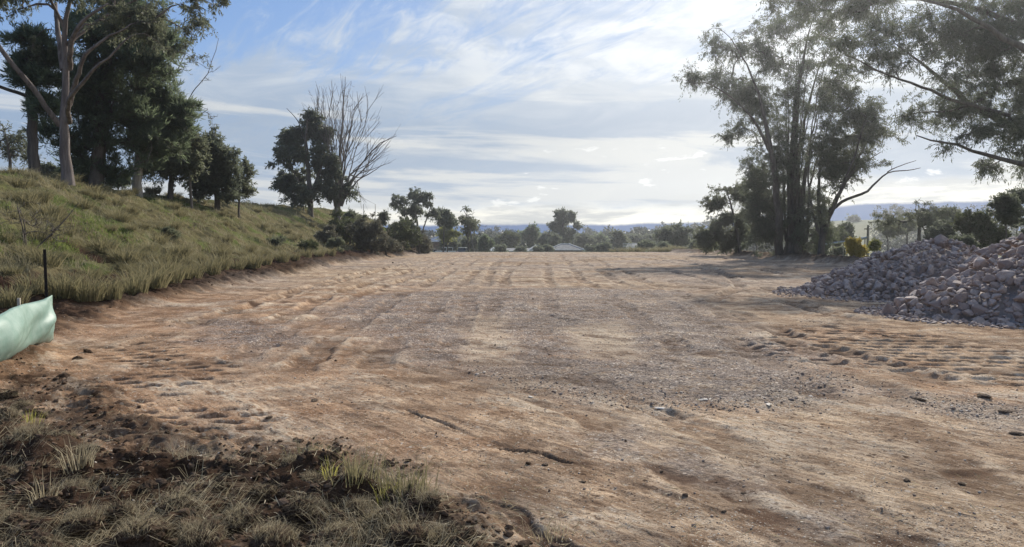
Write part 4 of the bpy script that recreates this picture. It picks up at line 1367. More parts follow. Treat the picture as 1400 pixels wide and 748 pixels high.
# overhanging tree whose trunk stands to the right of the picture
px_tree('gum_tree', 'big overhanging gum whose leafy branches fill the upper right corner', 'tree', 46,
        [(1545, 470, 24), (1535, 380, 20), (1520, 290, 17), (1500, 220, 14), (1470, 140, 11), (1440, 60, 8), (1420, -30, 5), (1400, -120, 2.5)],
        [(1370, 55, 55, 60, 1.6), (1310, 40, 55, 40, 1.3), (1235, 30, 60, 34), (1160, 15, 55, 26, 1.2), (1090, 8, 45, 22, 1.1), (1055, 22, 22, 20, .9), (1200, 75, 46, 26, 1.0), (1140, 62, 34, 18, .8), (1285, 105, 42, 28, 1), (1250, 150, 40, 18, .8), (1340, 140, 48, 36, 1.2), (1390, 175, 36, 34, 1.1), (1305, 185, 36, 16, .9), (1275, 205, 22, 10, .7), (1375, 225, 30, 12, .8),
         (1440, 120, 60, 60, 1), (1460, 220, 50, 30, .7), (1430, -10, 70, 35, .8), (1320, -25, 70, 22, .8), (1200, -20, 60, 18, .6), (1550, 60, 70, 70, .6), (1600, 180, 50, 50, .5), (1130, 45, 30, 14, .5), (1500, -60, 70, 40, .5)], 165,
        extra=[[(1515, 275, 7), (1450, 243, 5, -.4), (1400, 229, 3.8, -.8), (1352, 221, 2.8, -1.1), (1299, 204, 1.9, -1.3), (1262, 196, 1.3, -1.4), (1235, 190, .7, -1.5)],
               [(1498, 215, 8), (1440, 190, 6, .5), (1400, 172, 5, 1), (1345, 135, 3.8, 1.4), (1310, 105, 2.8, 1.6), (1285, 77, 1.8, 1.8), (1250, 50, 1, 2)],
               [(1380, 158, 3), (1320, 140, 2.4, .3), (1260, 120, 1.9, -.2), (1237, 115, 1.6, -.4), (1189, 101, 1.1, -.8), (1150, 82, .7, -1)],
               [(1470, 140, 7), (1400, 95, 5, -1.5), (1340, 60, 3.5, -2.2), (1270, 30, 2.2, -2.6), (1200, 12, 1.4, -2.8), (1120, 2, .7, -3)],
               [(1345, 135, 2), (1310, 150, 1.5, .8), (1270, 150, 1, .6), (1235, 158, .5, .5)],
               [(1440, 60, 5), (1360, 0, 3.5, 1.5), (1270, -20, 2.2, 2), (1160, -15, 1, 2.2)],
               [(1530, 350, 7), (1600, 260, 5, 1), (1640, 160, 3, 1.5)]],
        clumps=1050, per=105, crad=0.75, LW=(0.26, 0.046), rtwig=0.012, taper=0.44, leaf='gumdark', bark='dark', spread=0.08)
print('right gums', round(time.time() - T0, 1))
# trees in the dip behind the stone heaps
DG = 'trees in the dip behind the stone heaps'
for i, (nm, lb, d, px, py, rx, ry, lf, hb, kw) in enumerate([
    ('gum_tree', 'pale grey green gum with an airy lace like crown behind the rear stone heap', 72, 1255, 295, 46, 28, 'gum', 'gum', dict(clumps=130, per=34, crad=.42, LW=(.22, .07))),
    ('dark_bush_tree', 'dark rounded bush tree in the middle of the dip, right of the lacy gum', 66, 1290, 322, 20, 22, 'gumdark', 'bushy', {}),
    ('gum_tree', 'dense olive tree with a lumpy crown right of the dark bush tree', 58, 1335, 312, 34, 32, 'olive', 'bushy', dict(clumps=150, per=50)),
    ('gum_tree', 'dark tree at the right edge above the nearer stone heap', 50, 1378, 290, 26, 34, 'gumdark', 'bushy', dict(clumps=150, per=50)),
    ('gum_tree', 'dark tree with an open top at the right edge below the overhanging branch', 62, 1392, 265, 16, 14, 'gumdark', 'gum', {}),
    ('gum_tree', 'green rounded tree below the hill, left of the utility pole', 105, 1143, 322, 17, 15, 'olive', 'bushy', {}),
    ('garden_bush', 'round dark green bush beneath the pale rail', 84, 1143, 347, 11, 8, 'gum', 'bushy', {}),
    ('dark_bush_tree', 'dark tree in the shade directly behind the right leaning gum', 100, 1112, 335, 16, 16, 'gumdark', 'bushy', {}),
    ('dark_bush_tree', 'grey green tree right of the utility pole on the hillside', 120, 1215, 315, 20, 16, 'gum', 'bushy', {}),
    ('yellow_tree', 'small autumn yellow tree at the left end of the rear stone heap', 60, 1170, 340, 13, 13, 'yellow', 'bushy', dict(clumps=70, per=40)),
    ('yellow_tree', 'small yellowing shrub right of the utility pole, half hidden by stones', 62, 1196, 335, 8, 7, 'lime', 'bushy', dict(clumps=30, per=30)),
    ('dark_bush_tree', 'olive tree low on the hillside left of the utility pole', 130, 1158, 318, 14, 10, 'olive', 'bushy', {}),
    ('dark_bush_tree', 'grey tree on the hillside behind the lacy gum', 125, 1240, 306, 24, 14, 'gum', 'bushy', {}),
    ('dark_bush_tree', 'dark tree closing the gap between the leaning gum and the hillside', 115, 1128, 326, 12, 16, 'gumdark', 'bushy', {}),
    ('dark_bush_tree', 'broad dark tree behind the dark bush tree in the dip', 95, 1300, 300, 26, 18, 'gumdark', 'bushy', {}),
    ('dark_bush_tree', 'low dark bush behind the saddle between the two stone heaps', 48, 1318, 335, 20, 16, 'gumdark', 'bushy', {}),
    ('dark_bush_tree', 'dark filler tree far right behind the nearer stone heap', 56, 1420, 310, 30, 34, 'gumdark', 'bushy', {}),
]):
    simple_tree(nm, lb, 'tree' if 'tree' in nm else 'bush', d, px, py, rx, ry, 170 + i, leaf=lf, bark='dark', habit=hb, foot=(px, py + ry * 1.2 + 4), **far_kw(d, **kw), group=DG)
px_tree('gum_tree', 'tiny lone tree on the skyline of the far green hill', 'tree', 420,
        [(1168, 305.5, .5), (1168, 302, .4), (1168, 299, .3)], [(1168, 299, 4, 2.4), (1165, 298.5, 2, 1.5), (1171, 299, 2, 2)], 190, **far_kw(420, clumps=24, per=24), leaf='gumdark', bark='dark')


# ------------------------------------------------------------------ grass on the bank (stuff)
def blades_mesh(rng, pos, h, w, lean, tone, bend=0.5, az=None):
    """tapered blades of two faces each"""
    n = len(pos)
    az = rng.uniform(0, 2 * np.pi, n) if az is None else az
    dirv = np.stack([np.cos(az), np.sin(az), np.zeros(n)], 1)
    sa = rng.uniform(0, 2 * np.pi, n)
    side = np.stack([np.cos(sa), np.sin(sa), np.zeros(n)], 1) * (w * 0.5)[:, None]
    up = np.array([0, 0, 1.0])
    mid = pos + up * (h * 0.55)[:, None] + dirv * (h * lean * 0.35)[:, None]
    tip = pos + up * (h * (1 - bend * np.clip(lean, 0, 1.4) * 0.5))[:, None] + dirv * (h * lean)[:, None]
    v = np.stack([pos - side, pos + side, mid + side * 0.7, mid - side * 0.7, tip], 1).reshape(-1, 3)
    b = np.arange(n)[:, None] * 5
    q = b + np.array([[0, 1, 2, 3]])
    t = b + np.array([[3, 2, 4]])
    return v, q, t, np.repeat(tone, 5)


def grass_mat(name, cols, trans=0.35):
    return leaf_mat(name, cols, trans, 0.15, 0.6)


BANKGRASS = grass_mat('bank_grass_blades', [(0.080, 0.105, 0.036), (0.175, 0.168, 0.090), (0.34, 0.30, 0.205)])
GREENGRASS = grass_mat('fresh_green_blades', [(0.065, 0.10, 0.022), (0.11, 0.15, 0.035), (0.18, 0.21, 0.07)], 0.40)
STRAW = grass_mat('straw_blades', [(0.078, 0.062, 0.038), (0.205, 0.168, 0.100), (0.56, 0.48, 0.33)], 0.25)


def bank_points(rng, n, y0, y1, s0, s1, power=2.0):
    """points on the bank, denser where nearer"""
    u = rng.uniform(0, 1, n)
    y = 1.0 / (1 / y0 + u * (1 / y1 - 1 / y0)) if power == 2 else y0 + u * (y1 - y0)
    s = rng.uniform(s0, s1, n)
    x = toe(y) - s
    return x, y, s


def scar_at(x, y):
    v = np.exp(-(((x + 14.2) / 0.75) ** 2 + ((y - 24.6) / 1.5) ** 2)) + 0.8 * np.exp(-(((x + 13.7) / 0.5) ** 2 + ((y - 28.5) / 1.3) ** 2)) + 0.8 * np.exp(-(((x + 15.0) / 0.6) ** 2 + ((y - 37) / 2.0) ** 2))
    return v


def green_at(x, y):
    """the two fresh green strips across the slope"""
    a = poly_sd(x, y, GREEN_A)
    b = poly_sd(x, y, GREEN_B)
    return np.minimum(a, b)


def on_bank(px, py):
    """where the ray through this place of the photograph meets the bank"""
    ds = np.arange(10, 125, 0.1)
    p = np.array([P(px, py, q) for q in ds])
    h = HG(p[:, 0], p[:, 1])
    k_ = np.where(p[:, 2] < h)[0]
    return p[k_[0]] if len(k_) else None


GREEN_A = [on_bank(*q)[:2] for q in ((95, 300), (140, 308), (190, 334), (188, 345), (160, 340), (120, 322))]
GREEN_B = [on_bank(*q)[:2] for q in ((60, 335), (90, 330), (110, 348), (90, 358), (60, 352))]


def bank_grass():
    rng = np.random.default_rng(300)
    V, Q, T, TN, n0 = [], [], [], [], 0
    for n, s0, s1, hh, wk, seedtone in ((150000, 0.6, 12.5, 0.16, 1.0, 0), (130000, 0.6, 13.5, 0.30, 0.8, 1), (40000, 11, 26, 0.28, 1.2, 2)):
        x, y, s = bank_points(rng, n, 11.5, 150, s0, s1)
        tuft = fbm(x, y, 0.9, 3, 310 + seedtone)
        patch = fbm(x, y, 3.4, 3, 320)
        keep = (tuft + rng.uniform(-0.25, 0.25, n) > 0.0) & (scar_at(x, y) + 0.25 * tuft < 0.42) & (s > 1.9 + 0.9 * tuft)
        keep &= (y < 148) & (x / y > -1.05)
        x, y, s, tuft, patch = x[keep], y[keep], s[keep], tuft[keep], patch[keep]
        m = len(x)
        z = HG(x, y) - 0.02
        toe_long = 1 + 0.9 * np.exp(-((s - 2.4) / 1.3) ** 2) * sstep(fbm(x, y, 1.6, 3, 350), -.2, .35)
        h = hh * rng.uniform(0.4, 1.4, m) * (0.45 + 1.9 * np.clip(tuft, 0, 1)) * toe_long * np.clip(1.0 + patch * 0.6, 0.5, 1.6)
        w = np.clip(0.0045 * y / 10, 0.010, 0.05) * wk * rng.uniform(0.7, 1.3, m)
        tone = np.clip(0.52 + 1.0 * patch + 0.55 * fbm(x, y, 0.8, 2, 345) + rng.normal(0, 0.16, m) + 0.30 * np.exp(-((s - 1.5) / 1.0) ** 2) + 0.1 * seedtone, 0, 1)
        v, q, t, tn = blades_mesh(rng, np.stack([x, y, z], 1), h, w, rng.uniform(0.1, 0.9, m), tone)
        V.append(v); Q.append(q + n0); T.append(t + n0); TN.append(tn)
        n0 += len(v)
    me = new_mesh('grass', np.concatenate(V), np.concatenate(Q), np.concatenate(T), {'tone': np.concatenate(TN)})
    tag(link('grass', me, None, BANKGRASS), 'olive and straw coloured grass covering the bank on the left', 'grass', kind='stuff')
    # fresh green ground cover
    n = 170000
    x, y, s = bank_points(rng, n, 14, 60, 1, 12.5)
    keep = green_at(x, y) + 0.9 * fbm(x, y, 0.7, 3, 333) + rng.uniform(-.3, .3, n) < 0.0
    keep |= (fbm(x, y, 3.2, 3, 336) + 0.35 * fbm(x, y, 0.6, 2, 337) + rng.uniform(-.2, .2, n) + 0.25 * sstep(y, 34, 16) > 0.42) & (s > 2.5)
    x, y = x[keep], y[keep]
    m = len(x)
    pos = np.stack([x, y, HG(x, y) - 0.02], 1)
    v, q, t, tn = blades_mesh(rng, pos, 0.22 * rng.uniform(.3, 1.3, m), 0.022 * rng.uniform(.7, 1.3, m), rng.uniform(.2, 1.0, m), rng.uniform(0, 1, m))
    tag(link('green_ground_cover', new_mesh('green_ground_cover', v, q, t, {'tone': tn}), None, GREENGRASS), 'bright fresh green patches of low ground cover on the grassy slope', 'ground cover', kind='stuff')


bank_grass()


# ---- tussocks at the foot of the bank and along the far edge
def tussock_mesh(seed, n, h, spread, wblade):
    rng = np.random.default_rng(seed)
    a = rng.uniform(0, 2 * np.pi, n)
    r = spread * rng.uniform(0, 1, n) ** 0.7
    pos = np.stack([r * np.cos(a), r * np.sin(a), np.full(n, -0.04)], 1)
    hh = h * rng.uniform(0.5, 1.15, n)
    v, q, t, tn = blades_mesh(rng, pos, hh, wblade * rng.uniform(.7, 1.3, n), rng.uniform(0.15, 0.75, n), np.clip(rng.normal(0.6, .25, n), 0, 1), az=a + rng.normal(0, .5, n))
    me = new_mesh('blades', v, q, t, {'tone': tn})
    return me


TUS = [tussock_mesh(400 + q, 260, 0.62, 0.26, 0.016) for q in range(5)]
TUSB = leaf_mat('tussock_blades', [(0.075, 0.085, 0.04), (0.15, 0.14, 0.07), (0.27, 0.235, 0.135)], 0.35, 0.15, 0.6)
for me in TUS:
    me.materials.append(TUSB)
rng = np.random.default_rng(420)
spots = []
for px, py, k_ in [(120, 412, 1.1), (150, 408, .9), (182, 402, 1.2), (205, 392, 1.5), (226, 385, 1.6), (243, 382, 1.2), (262, 380, 1.1), (285, 374, 1.4), (300, 368, 1.3), (322, 368, 1.2), (345, 366, 1.2), (362, 362, 1.1),
                   (385, 358, 1.2), (402, 356, 1.1), (418, 352, 1.2), (436, 350, 1.1), (452, 349, 1.2), (214, 368, 1.3), (255, 362, 1.1), (305, 350, 1.1), (340, 345, .9), (100, 400, 1), (84, 406, 1.1), (14, 418, 1.0), (45, 402, 1.0), (190, 378, 1.1), (275, 358, .9)]:
    q = on_bank(px, py)
    if q is not None:
        spots.append((q[0], q[1], k_))
GT = 'dry grass tussocks at the foot of the bank'
for i, (x, y, k_) in enumerate(spots):
    o = bpy.data.objects.new('grass_tussock', TUS[i % 5])
    COL.objects.link(o)
    o.location = (x, y, float(HG(x, y)[0]))
    o.scale = (k_ * 1.15, k_ * 1.15, k_ * rng.uniform(.85, 1.15))
    o.rotation_euler = (0, 0, rng.uniform(0, 6.28))
    tag(o, 'dry grey green grass tussock in the ragged line along the foot of the bank', 'grass tussock', GT)
rng2 = np.random.default_rng(425)
for i in range(300):
    y = 1 / (1 / 15 + rng2.uniform() * (1 / 95 - 1 / 15))
    s_ = rng2.uniform(1.6, 11.5)
    x = float(toe(y)) - s_
    if scar_at(x, y) > .4 or x / y < -.80 or fbm(np.array([x]), np.array([y]), 4.0, 2, 427)[0] < -.25:
        continue
    o = bpy.data.objects.new('grass_tussock', TUS[i % 5])
    COL.objects.link(o)
    o.location = (x, y, float(HG(x, y)[0]))
    k_ = rng2.uniform(.55, 1.3)
    o.scale = (k_ * 1.3, k_ * 1.3, k_ * .8)
    o.rotation_euler = (0, 0, rng2.uniform(0, 6.28))
    tag(o, 'small grass tussock among those scattered up the open slope of the bank', 'grass tussock', 'small tussocks scattered up the bank')
GF = 'pale tussocks along the far edge of the dirt'
for i, (px, d_) in enumerate([(838, 116), (852, 117), (868, 115), (876, 114), (893, 116), (904, 114), (912, 113), (926, 115), (934, 112), (947, 113), (958, 110), (978, 108), (985, 107), (996, 106), (1006, 103), (1018, 100), (920, 118), (862, 119)]):
    x = (px - 700) / 1000 * d_
    o = bpy.data.objects.new('grass_tussock', TUS[i % 5])
    COL.objects.link(o)
    o.location = (x, d_, float(HG(x, d_)[0]))
    k_ = rng.uniform(1.0, 1.8)
    o.scale = (k_ * 1.7, k_ * 1.7, k_)
    o.rotation_euler = (0, 0, rng.uniform(0, 6.28))
    tag(o, 'pale grass tussock on the far edge of the dirt below the trees', 'grass tussock', GF)
print('grass', round(time.time() - T0, 1))

# ------------------------------------------------------------------ torn turf in the foreground
SOIL, k, out = material('turned_soil')
tc = k.n('ShaderNodeTexCoord')
f = k.noise(tc.outputs['Object'], 9.0, 6, 0.7)
f2 = k.noise(tc.outputs['Object'], 45.0, 4, 0.7)
cc = k.mix(k.ss(f, 0.35, 0.65), (0.052, 0.036, 0.026), (0.150, 0.106, 0.078))
cc = k.mix(k.m('MULTIPLY', k.ss(f2, 0.55, 0.7), 0.5), cc, (0.16, 0.115, 0.08))
principled(k, out, cc, 1.0, 0, 0.0, bump(k, k.m('ADD', f, f2), 0.9, 0.02))


def lump_mesh(seed, sub=4, amp=0.42):
    bm = bmesh.new()
    bmesh.ops.create_icosphere(bm, subdivisions=sub, radius=1.0)
    rng = np.random.default_rng(seed)
    co = np.array([v.co[:] for v in bm.verts])
    off = rng.uniform(0, 50, 3)
    def n3(p, s):
        p = p * s + off
        return pn(p[:, 0], p[:, 1], seed % 13) + pn(p[:, 1] + 7, p[:, 2], seed % 11) + pn(p[:, 2] + 3, p[:, 0] + 9, seed % 7)
    r = 1 + amp * 0.6 * n3(co, 1.1) + amp * 0.45 * n3(co, 2.6) + amp * 0.30 * n3(co, 6.0) + amp * .2 * n3(co, 13.0)
    co = co * r[:, None] * np.array([1.0, 0.85, 0.62])
    for v, c in zip(bm.verts, co):
        v.co = c
    me = bpy.data.meshes.new('clod')
    bm.to_mesh(me)
    bm.free()
    return me


CLOD = [lump_mesh(500 + q) for q in range(6)]
for me in CLOD:
    me.materials.append(SOIL)


def turf_blades(seed, n, wide, h):
    """dry blades on the top and sides of a turf lump of unit size, some hanging over"""
    rng = np.random.default_rng(seed)
    d = unit(rng.normal(size=(n, 3)) + np.array([0, 0, 0.55]))
    d[:, 2] = np.abs(d[:, 2])
    pos = d * np.array([0.9, 0.78, 0.55])
    comb = rng.uniform(0, 2 * np.pi)
    az = np.where(rng.uniform(size=n) < 0.6, comb + rng.normal(0, .6, n), np.arctan2(d[:, 1], d[:, 0]) + rng.normal(0, .5, n))
    v, q, t, tn = blades_mesh(rng, pos, h * rng.uniform(.4, 1.25, n), wide * rng.uniform(.6, 1.3, n), rng.uniform(0.3, 1.6, n), np.clip(rng.normal(.45, .28, n), 0, 1), bend=1.0, az=az)
    me = new_mesh('dry_grass', v, q, t, {'tone': tn})
    me.materials.append(STRAW)
    return me


TURF = [turf_blades(520 + q, 260, 0.017, 0.8) for q in range(5)]
rng = np.random.default_rng(530)
# turned over sods, each lump of soil with its dry grass (position in the photograph, half width in px, grass or not)
SODS = [(40, 600, 34, 1), (85, 598, 26, 1), (10, 580, 28, 1), (120, 610, 22, 1), (8, 640, 26, 1), (100, 655, 26, 1), (70, 690, 26, 0), (150, 650, 18, 0), (25, 715, 40, 1), (110, 720, 42, 1), (165, 700, 30, 1), (200, 735, 48, 1),
        (245, 700, 34, 1), (275, 735, 46, 1), (330, 705, 36, 1), (300, 668, 26, 0), (375, 730, 46, 1), (255, 655, 24, 0), (205, 662, 26, 0), (360, 672, 26, 1), (415, 700, 36, 1), (465, 725, 44, 1), (430, 655, 24, 1), (400, 636, 20, 1), (450, 632, 20, 0),
        (490, 690, 32, 1), (525, 712, 40, 1), (560, 735, 44, 1), (540, 685, 26, 1), (585, 700, 26, 1), (610, 728, 34, 1), (500, 655, 18, 0), (640, 738, 26, 0), (320, 640, 22, 0), (270, 632, 16, 0), (350, 625, 16, 0), (180, 622, 14, 0), (60, 748, 44, 1), (440, 765, 44, 1), (330, 765, 50, 1), (140, 765, 46, 1), (540, 775, 46, 1), (640, 775, 40, 0),
        (12, 532, 16, 1), (32, 546, 18, 1), (55, 556, 14, 1), (105, 480, 12, 0), (120, 470, 10, 0), (85, 505, 12, 0)]
GS = 'turned over sods in the foreground'
for i, (px, py, hw, grassy) in enumerate(SODS):
    x, y = G(px, py, 0.12)
    d_ = y
    r_ = hw * d_ / 1000.0 * (0.72 if grassy else 0.66)
    z = float(HG(x, y)[0])
    lab = 'dark earth sod tufted with dry straw grass in the torn turf at lower left' if grassy else 'bare dark clod of earth in the torn turf at lower left'
    root = thing('turf_sod' if grassy else 'soil_clod', lab, 'sod' if grassy else 'clod', (x, y, z + r_ * 0.12), rng.uniform(0, 6.28), GS if grassy else 'bare clods in the foreground')
    o = link('soil_lump', CLOD[i % 6], root)
    o.scale = (r_, r_, r_ * rng.uniform(.75, 1.1))
    o.rotation_euler = (rng.normal(0, .25), rng.normal(0, .25), 0)
    if grassy:
        for q in range(2):
            g = link('dry_grass', TURF[(i + q * 2) % 5], root)
            g.scale = (r_, r_, r_ * rng.uniform(.6, .95))
            g.rotation_euler = (rng.normal(0, .2), rng.normal(0, .2), rng.uniform(0, 6.28))
DRY, k, out = material('dry_clod_soil')
tc = k.n('ShaderNodeTexCoord')
f = k.noise(tc.outputs['Object'], 5.0, 6, 0.75)
principled(k, out, k.mix(k.ss(f, .35, .65), (.13, .093, .066), (.28, .21, .155)), .95, 0, .1, bump(k, f, .9, .05))
CLODL = []
for me in CLOD:
    m2 = me.copy()
    m2.materials.clear()
    m2.materials.append(DRY)
    CLODL.append(m2)
# lone clods lying on the dirt
for i, (px, py, hw, lab) in enumerate([(430, 545, 11, 'dark clod on the dirt with straw beside it, above the torn turf'), (368, 566, 9, 'flat dark clod on the dirt near the left dimples'), (796, 654, 8, 'small dark clod right of the crack in the dirt'),
                                       (745, 632, 8, 'small dark clod just below the end of the crack'), (905, 636, 5, 'small dark clod on the pale dirt left of the lower gravel patch'), (1017, 666, 6, 'small dark clod on the pale dirt at lower right'), (1255, 545, 13, 'dark weedy clod at the edge of the roller dimples'),
                                       (1240, 650, 10, 'dark crumbly clod on the tan dirt at lower right'), (1345, 540, 16, 'large dark weedy clod in the scraped strip at right'), (1375, 560, 18, 'large dark weedy clod near the right edge'), (1390, 588, 14, 'dark clod near the right edge, nearest the camera'),
                                       (1315, 652, 8, 'small dark clod near the lower right corner'), (1300, 690, 6, 'tiny dark clod at the lower right corner'), (780, 640, 4, 'crumb of dark earth right of the crack'), (990, 690, 6, 'crumb of dark earth at the bottom of the pale dirt'), (1210, 460, 7, 'small dark clod among the roller dimples')]):
    x, y = G(px, py, 0.02)
    r_ = hw * y / 1000.0
    o = bpy.data.objects.new('soil_clod', CLOD[i % 6])
    COL.objects.link(o)
    o.location = (x, y, float(HG(x, y)[0]) + r_ * .1)
    o.scale = (r_ * .62, r_ * .5, r_ * .3)
    o.data = CLODL[i % 6]
    o.rotation_euler = (0, 0, rng.uniform(0, 6.28))
    tag(o, lab, 'clod', 'lone clods lying on the dirt')


def litter():
    rng = np.random.default_rng(560)
    # loose dry grass over the torn turf
    n = 42000
    y = 1 / (1 / 3.4 + rng.uniform(0, 1, n) * (1 / 10.5 - 1 / 3.4))
    x = rng.uniform(-1.05, 0.25, n) * y
    sd = poly_sd(x, y, MOUND)
    tuft = fbm(x, y, 0.75, 3, 561)
    keep = (sd + 0.5 * tuft + rng.uniform(-.2, .3, n) < 0.15) & (tuft + rng.uniform(-.25, .25, n) > 0.18)
    x, y, tuft = x[keep], y[keep], tuft[keep]
    m = len(x)
    pos = np.stack([x, y, HG(x, y) - .005], 1)
    comb = 3.0 * fbm(x, y, 1.1, 2, 565) + 1.0
    v, q, t, tn = blades_mesh(rng, pos, 0.125 * rng.uniform(.3, 1.5, m), 0.0036 * rng.uniform(.6, 1.4, m), rng.uniform(1.0, 2.0, m), np.clip(.4 + .4 * tuft + rng.normal(0, .22, m), 0, 1), bend=1.0, az=comb + rng.normal(0, .8, m))
    tag(link('dry_grass', new_mesh('dry_grass', v, q, t, {'tone': tn}), None, STRAW), 'loose dry grass matted over the torn turf in the foreground', 'dry grass', kind='stuff')
    # bits of straw and root lying about
    n = 9000
    y = 1 / (1 / 3.6 + rng.uniform(0, 1, n) * (1 / 16 - 1 / 3.6))
    x = rng.uniform(-.95, .9, n) * y
    sd = poly_sd(x, y, FRINGE)
    keep = rng.uniform(size=n) < np.where(sd < 0.5, 0.9, 0.2)
    keep &= toe(y) - x < 0
    x, y = x[keep], y[keep]
    m = len(x)
    a = rng.uniform(0, np.pi, m)
    L = rng.uniform(.03, .14, m)
    c = np.stack([x, y, HG(x, y) + .006], 1)
    e = np.stack([np.cos(a) * L, np.sin(a) * L, rng.uniform(-.1, .45, m) * L], 1)
    v, q = leaf_cards(rng, c, unit(e), .10, .005)
    tag(link('straw', new_mesh('straw', v, q, None, {'tone': np.repeat(rng.uniform(.2, 1, m), 4)}), None, STRAW), 'scattered bits of straw lying on the dirt', 'straw', kind='stuff')


litter()


def crumbs():
    rng = np.random.default_rng(580)
    V, T, n0 = [], [], 0
    n = 30000
    y = 1 / (1 / 3.5 + rng.uniform(0, 1, n) * (1 / 60 - 1 / 3.5))
    x = rng.uniform(-1.05, .3, n) * y
    m1 = poly_sd(x, y, MOUND) + .3 * fbm(x, y, .7, 3, 581)
    m2 = poly_sd(x, y, FRINGE) + .4 * fbm(x, y, .7, 3, 582)
    m3 = np.abs(toe(y) - x - .1) + .4 * fbm(x, y, 1.2, 3, 583)
    pr = np.where(m1 < 0, .32, np.where(m2 < 0, .28, np.where((m3 < .9) & (y > 9), .8, .002)))
    pr = np.where(toe(y) - x > 1.2, 0, pr)
    keep = rng.uniform(size=n) < pr
    for a, b_, q in zip(x[keep], y[keep], HG(x[keep], y[keep])):
        s_ = np.clip(rng.lognormal(math.log(.014), .5), .007, .05) * (1 + b_ / 22)
        co, tr = ROCK_NP[int(rng.integers(0, 16))]
        an = rng.uniform(0, 6.28)
        ca, sa = math.cos(an) * s_, math.sin(an) * s_
        V.append(np.stack([co[:, 0] * ca - co[:, 1] * sa + a, co[:, 0] * sa + co[:, 1] * ca + b_, co[:, 2] * s_ * .85 + q + s_ * .25], 1))
        T.append(tr + n0)
        n0 += len(co)
    tag(link('soil_crumbs', new_mesh('soil_crumbs', np.concatenate(V), None, np.concatenate(T)), None, SOIL), 'dark crumbs of turned earth along the bank foot and in the foreground', 'soil', kind='stuff')


# the fresh green tufts that stick out of the torn turf
GREENT = leaf_mat('yellow_green_blades', [(0.14, 0.16, 0.03), (0.25, 0.25, 0.05), (0.36, 0.33, 0.10)], 0.45, 0.2, 0.5)
def tuft(px, py, n, h, lab, mat, seed, spread=.05, w=.006):
    x, y = G(px, py, 0.08)
    rng_ = np.random.default_rng(seed)
    a = rng_.uniform(0, 2 * np.pi, n)
    r_ = spread * rng_.uniform(0, 1, n)
    pos = np.stack([r_ * np.cos(a), r_ * np.sin(a), np.full(n, -.02)], 1)
    v, q, t, tn = blades_mesh(rng_, pos, h * rng_.uniform(.5, 1.15, n), np.full(n, w), rng_.uniform(.1, .7, n), rng_.uniform(0, 1, n), az=a + rng_.normal(0, .4, n))
    o = link('grass_tuft', new_mesh('grass_tuft', v, q, t, {'tone': tn}), None, mat)
    o.location = (x, y, float(HG(x, y)[0]))
    tag(o, lab, 'grass tuft')
tuft(528, 692, 46, .20, 'yellow green grass tuft standing up in the torn turf, brightest one', GREENT, 570)
tuft(450, 658, 24, .16, 'thin green grass tuft at the upper edge of the torn turf', GREENT, 571)
tuft(485, 680, 90, .26, 'wide olive grass tuft left of the brightest tuft', TUSB, 572, .16)
tuft(560, 690, 110, .24, 'wide dry grass tuft right of the brightest tuft', TUSB, 573, .18)
tuft(108, 645, 80, .26, 'pale bleached straw tuft splayed among the sods at left', STRAW, 574, .10, .008)
tuft(60, 690, 40, .24, 'pale straw tuft low at the left edge', STRAW, 575, .06, .007)
tuft(40, 575, 60, .14, 'small fresh green tuft on the sods below the green sheet', GREENT, 576, .12)
tuft(755, 712, 46, .12, 'small dry tuft on the dirt beside the lower wheel rut', STRAW, 577, .12)
tuft(425, 630, 70, .16, 'green tinged tuft on the dark soil at the top of the torn turf', TUSB, 578, .2)
print('turf', round(time.time() - T0, 1))

# ------------------------------------------------------------------ stones
STONE, k, out = material('quarry_stone')
gi = k.n('ShaderNodeObjectInfo')
ge = k.n('ShaderNodeNewGeometry')
tc = k.n('ShaderNodeTexCoord')
f = k.noise(tc.outputs['Object'], 3.0, 6, 0.65)
f2 = k.noise(tc.outputs['Object'], 22.0, 4, 0.7)
rr = k.m('FRACT', k.m('ADD', gi.outputs['Random'], ge.outputs['Random Per Island']))
c1 = k.mix(rr, (0.225, 0.175, 0.158), (0.50, 0.41, 0.36))
cc = k.mix(k.ss(f, 0.4, 0.72), c1, (0.31, 0.235, 0.205))
cc = k.mix(k.m('MULTIPLY', k.ss(f2, 0.5, 0.7), 0.35), cc, (0.15, 0.13, 0.125))
principled(k, out, cc, 0.85, 0, 0.3, bump(k, k.m('ADD', f, k.m('MULTIPLY', f2, .5)), 0.5, 0.04))


def rock_mesh(seed):
    rng = np.random.default_rng(seed)
    bm = bmesh.new()
    n = int(rng.integers(11, 18))
    p = unit(rng.normal(size=(n, 3))) * rng.uniform(.75, 1.1, n)[:, None] * np.array([1, rng.uniform(.65, .95), rng.uniform(.5, .8)])
    vs = [bm.verts.new(q) for q in p]
    r = bmesh.ops.convex_hull(bm, input=vs)
    bmesh.ops.delete(bm, geom=[g for g in bm.verts if not g.link_faces], context='VERTS')
    bmesh.ops.bevel(bm, geom=bm.edges[:], offset=0.055, segments=1, affect='EDGES')
    bmesh.ops.triangulate(bm, faces=bm.faces[:])
    me = bpy.data.meshes.new('rock')
    bm.to_mesh(me)
    bm.free()
    me.materials.append(STONE)
    return me


ROCK = [rock_mesh(600 + q) for q in range(16)]
ROCK_NP = []
for me in ROCK:
    co = np.empty(len(me.vertices) * 3)
    me.vertices.foreach_get('co', co)
    ROCK_NP.append((co.reshape(-1, 3), np.array([p.vertices[:] for p in me.polygons])))


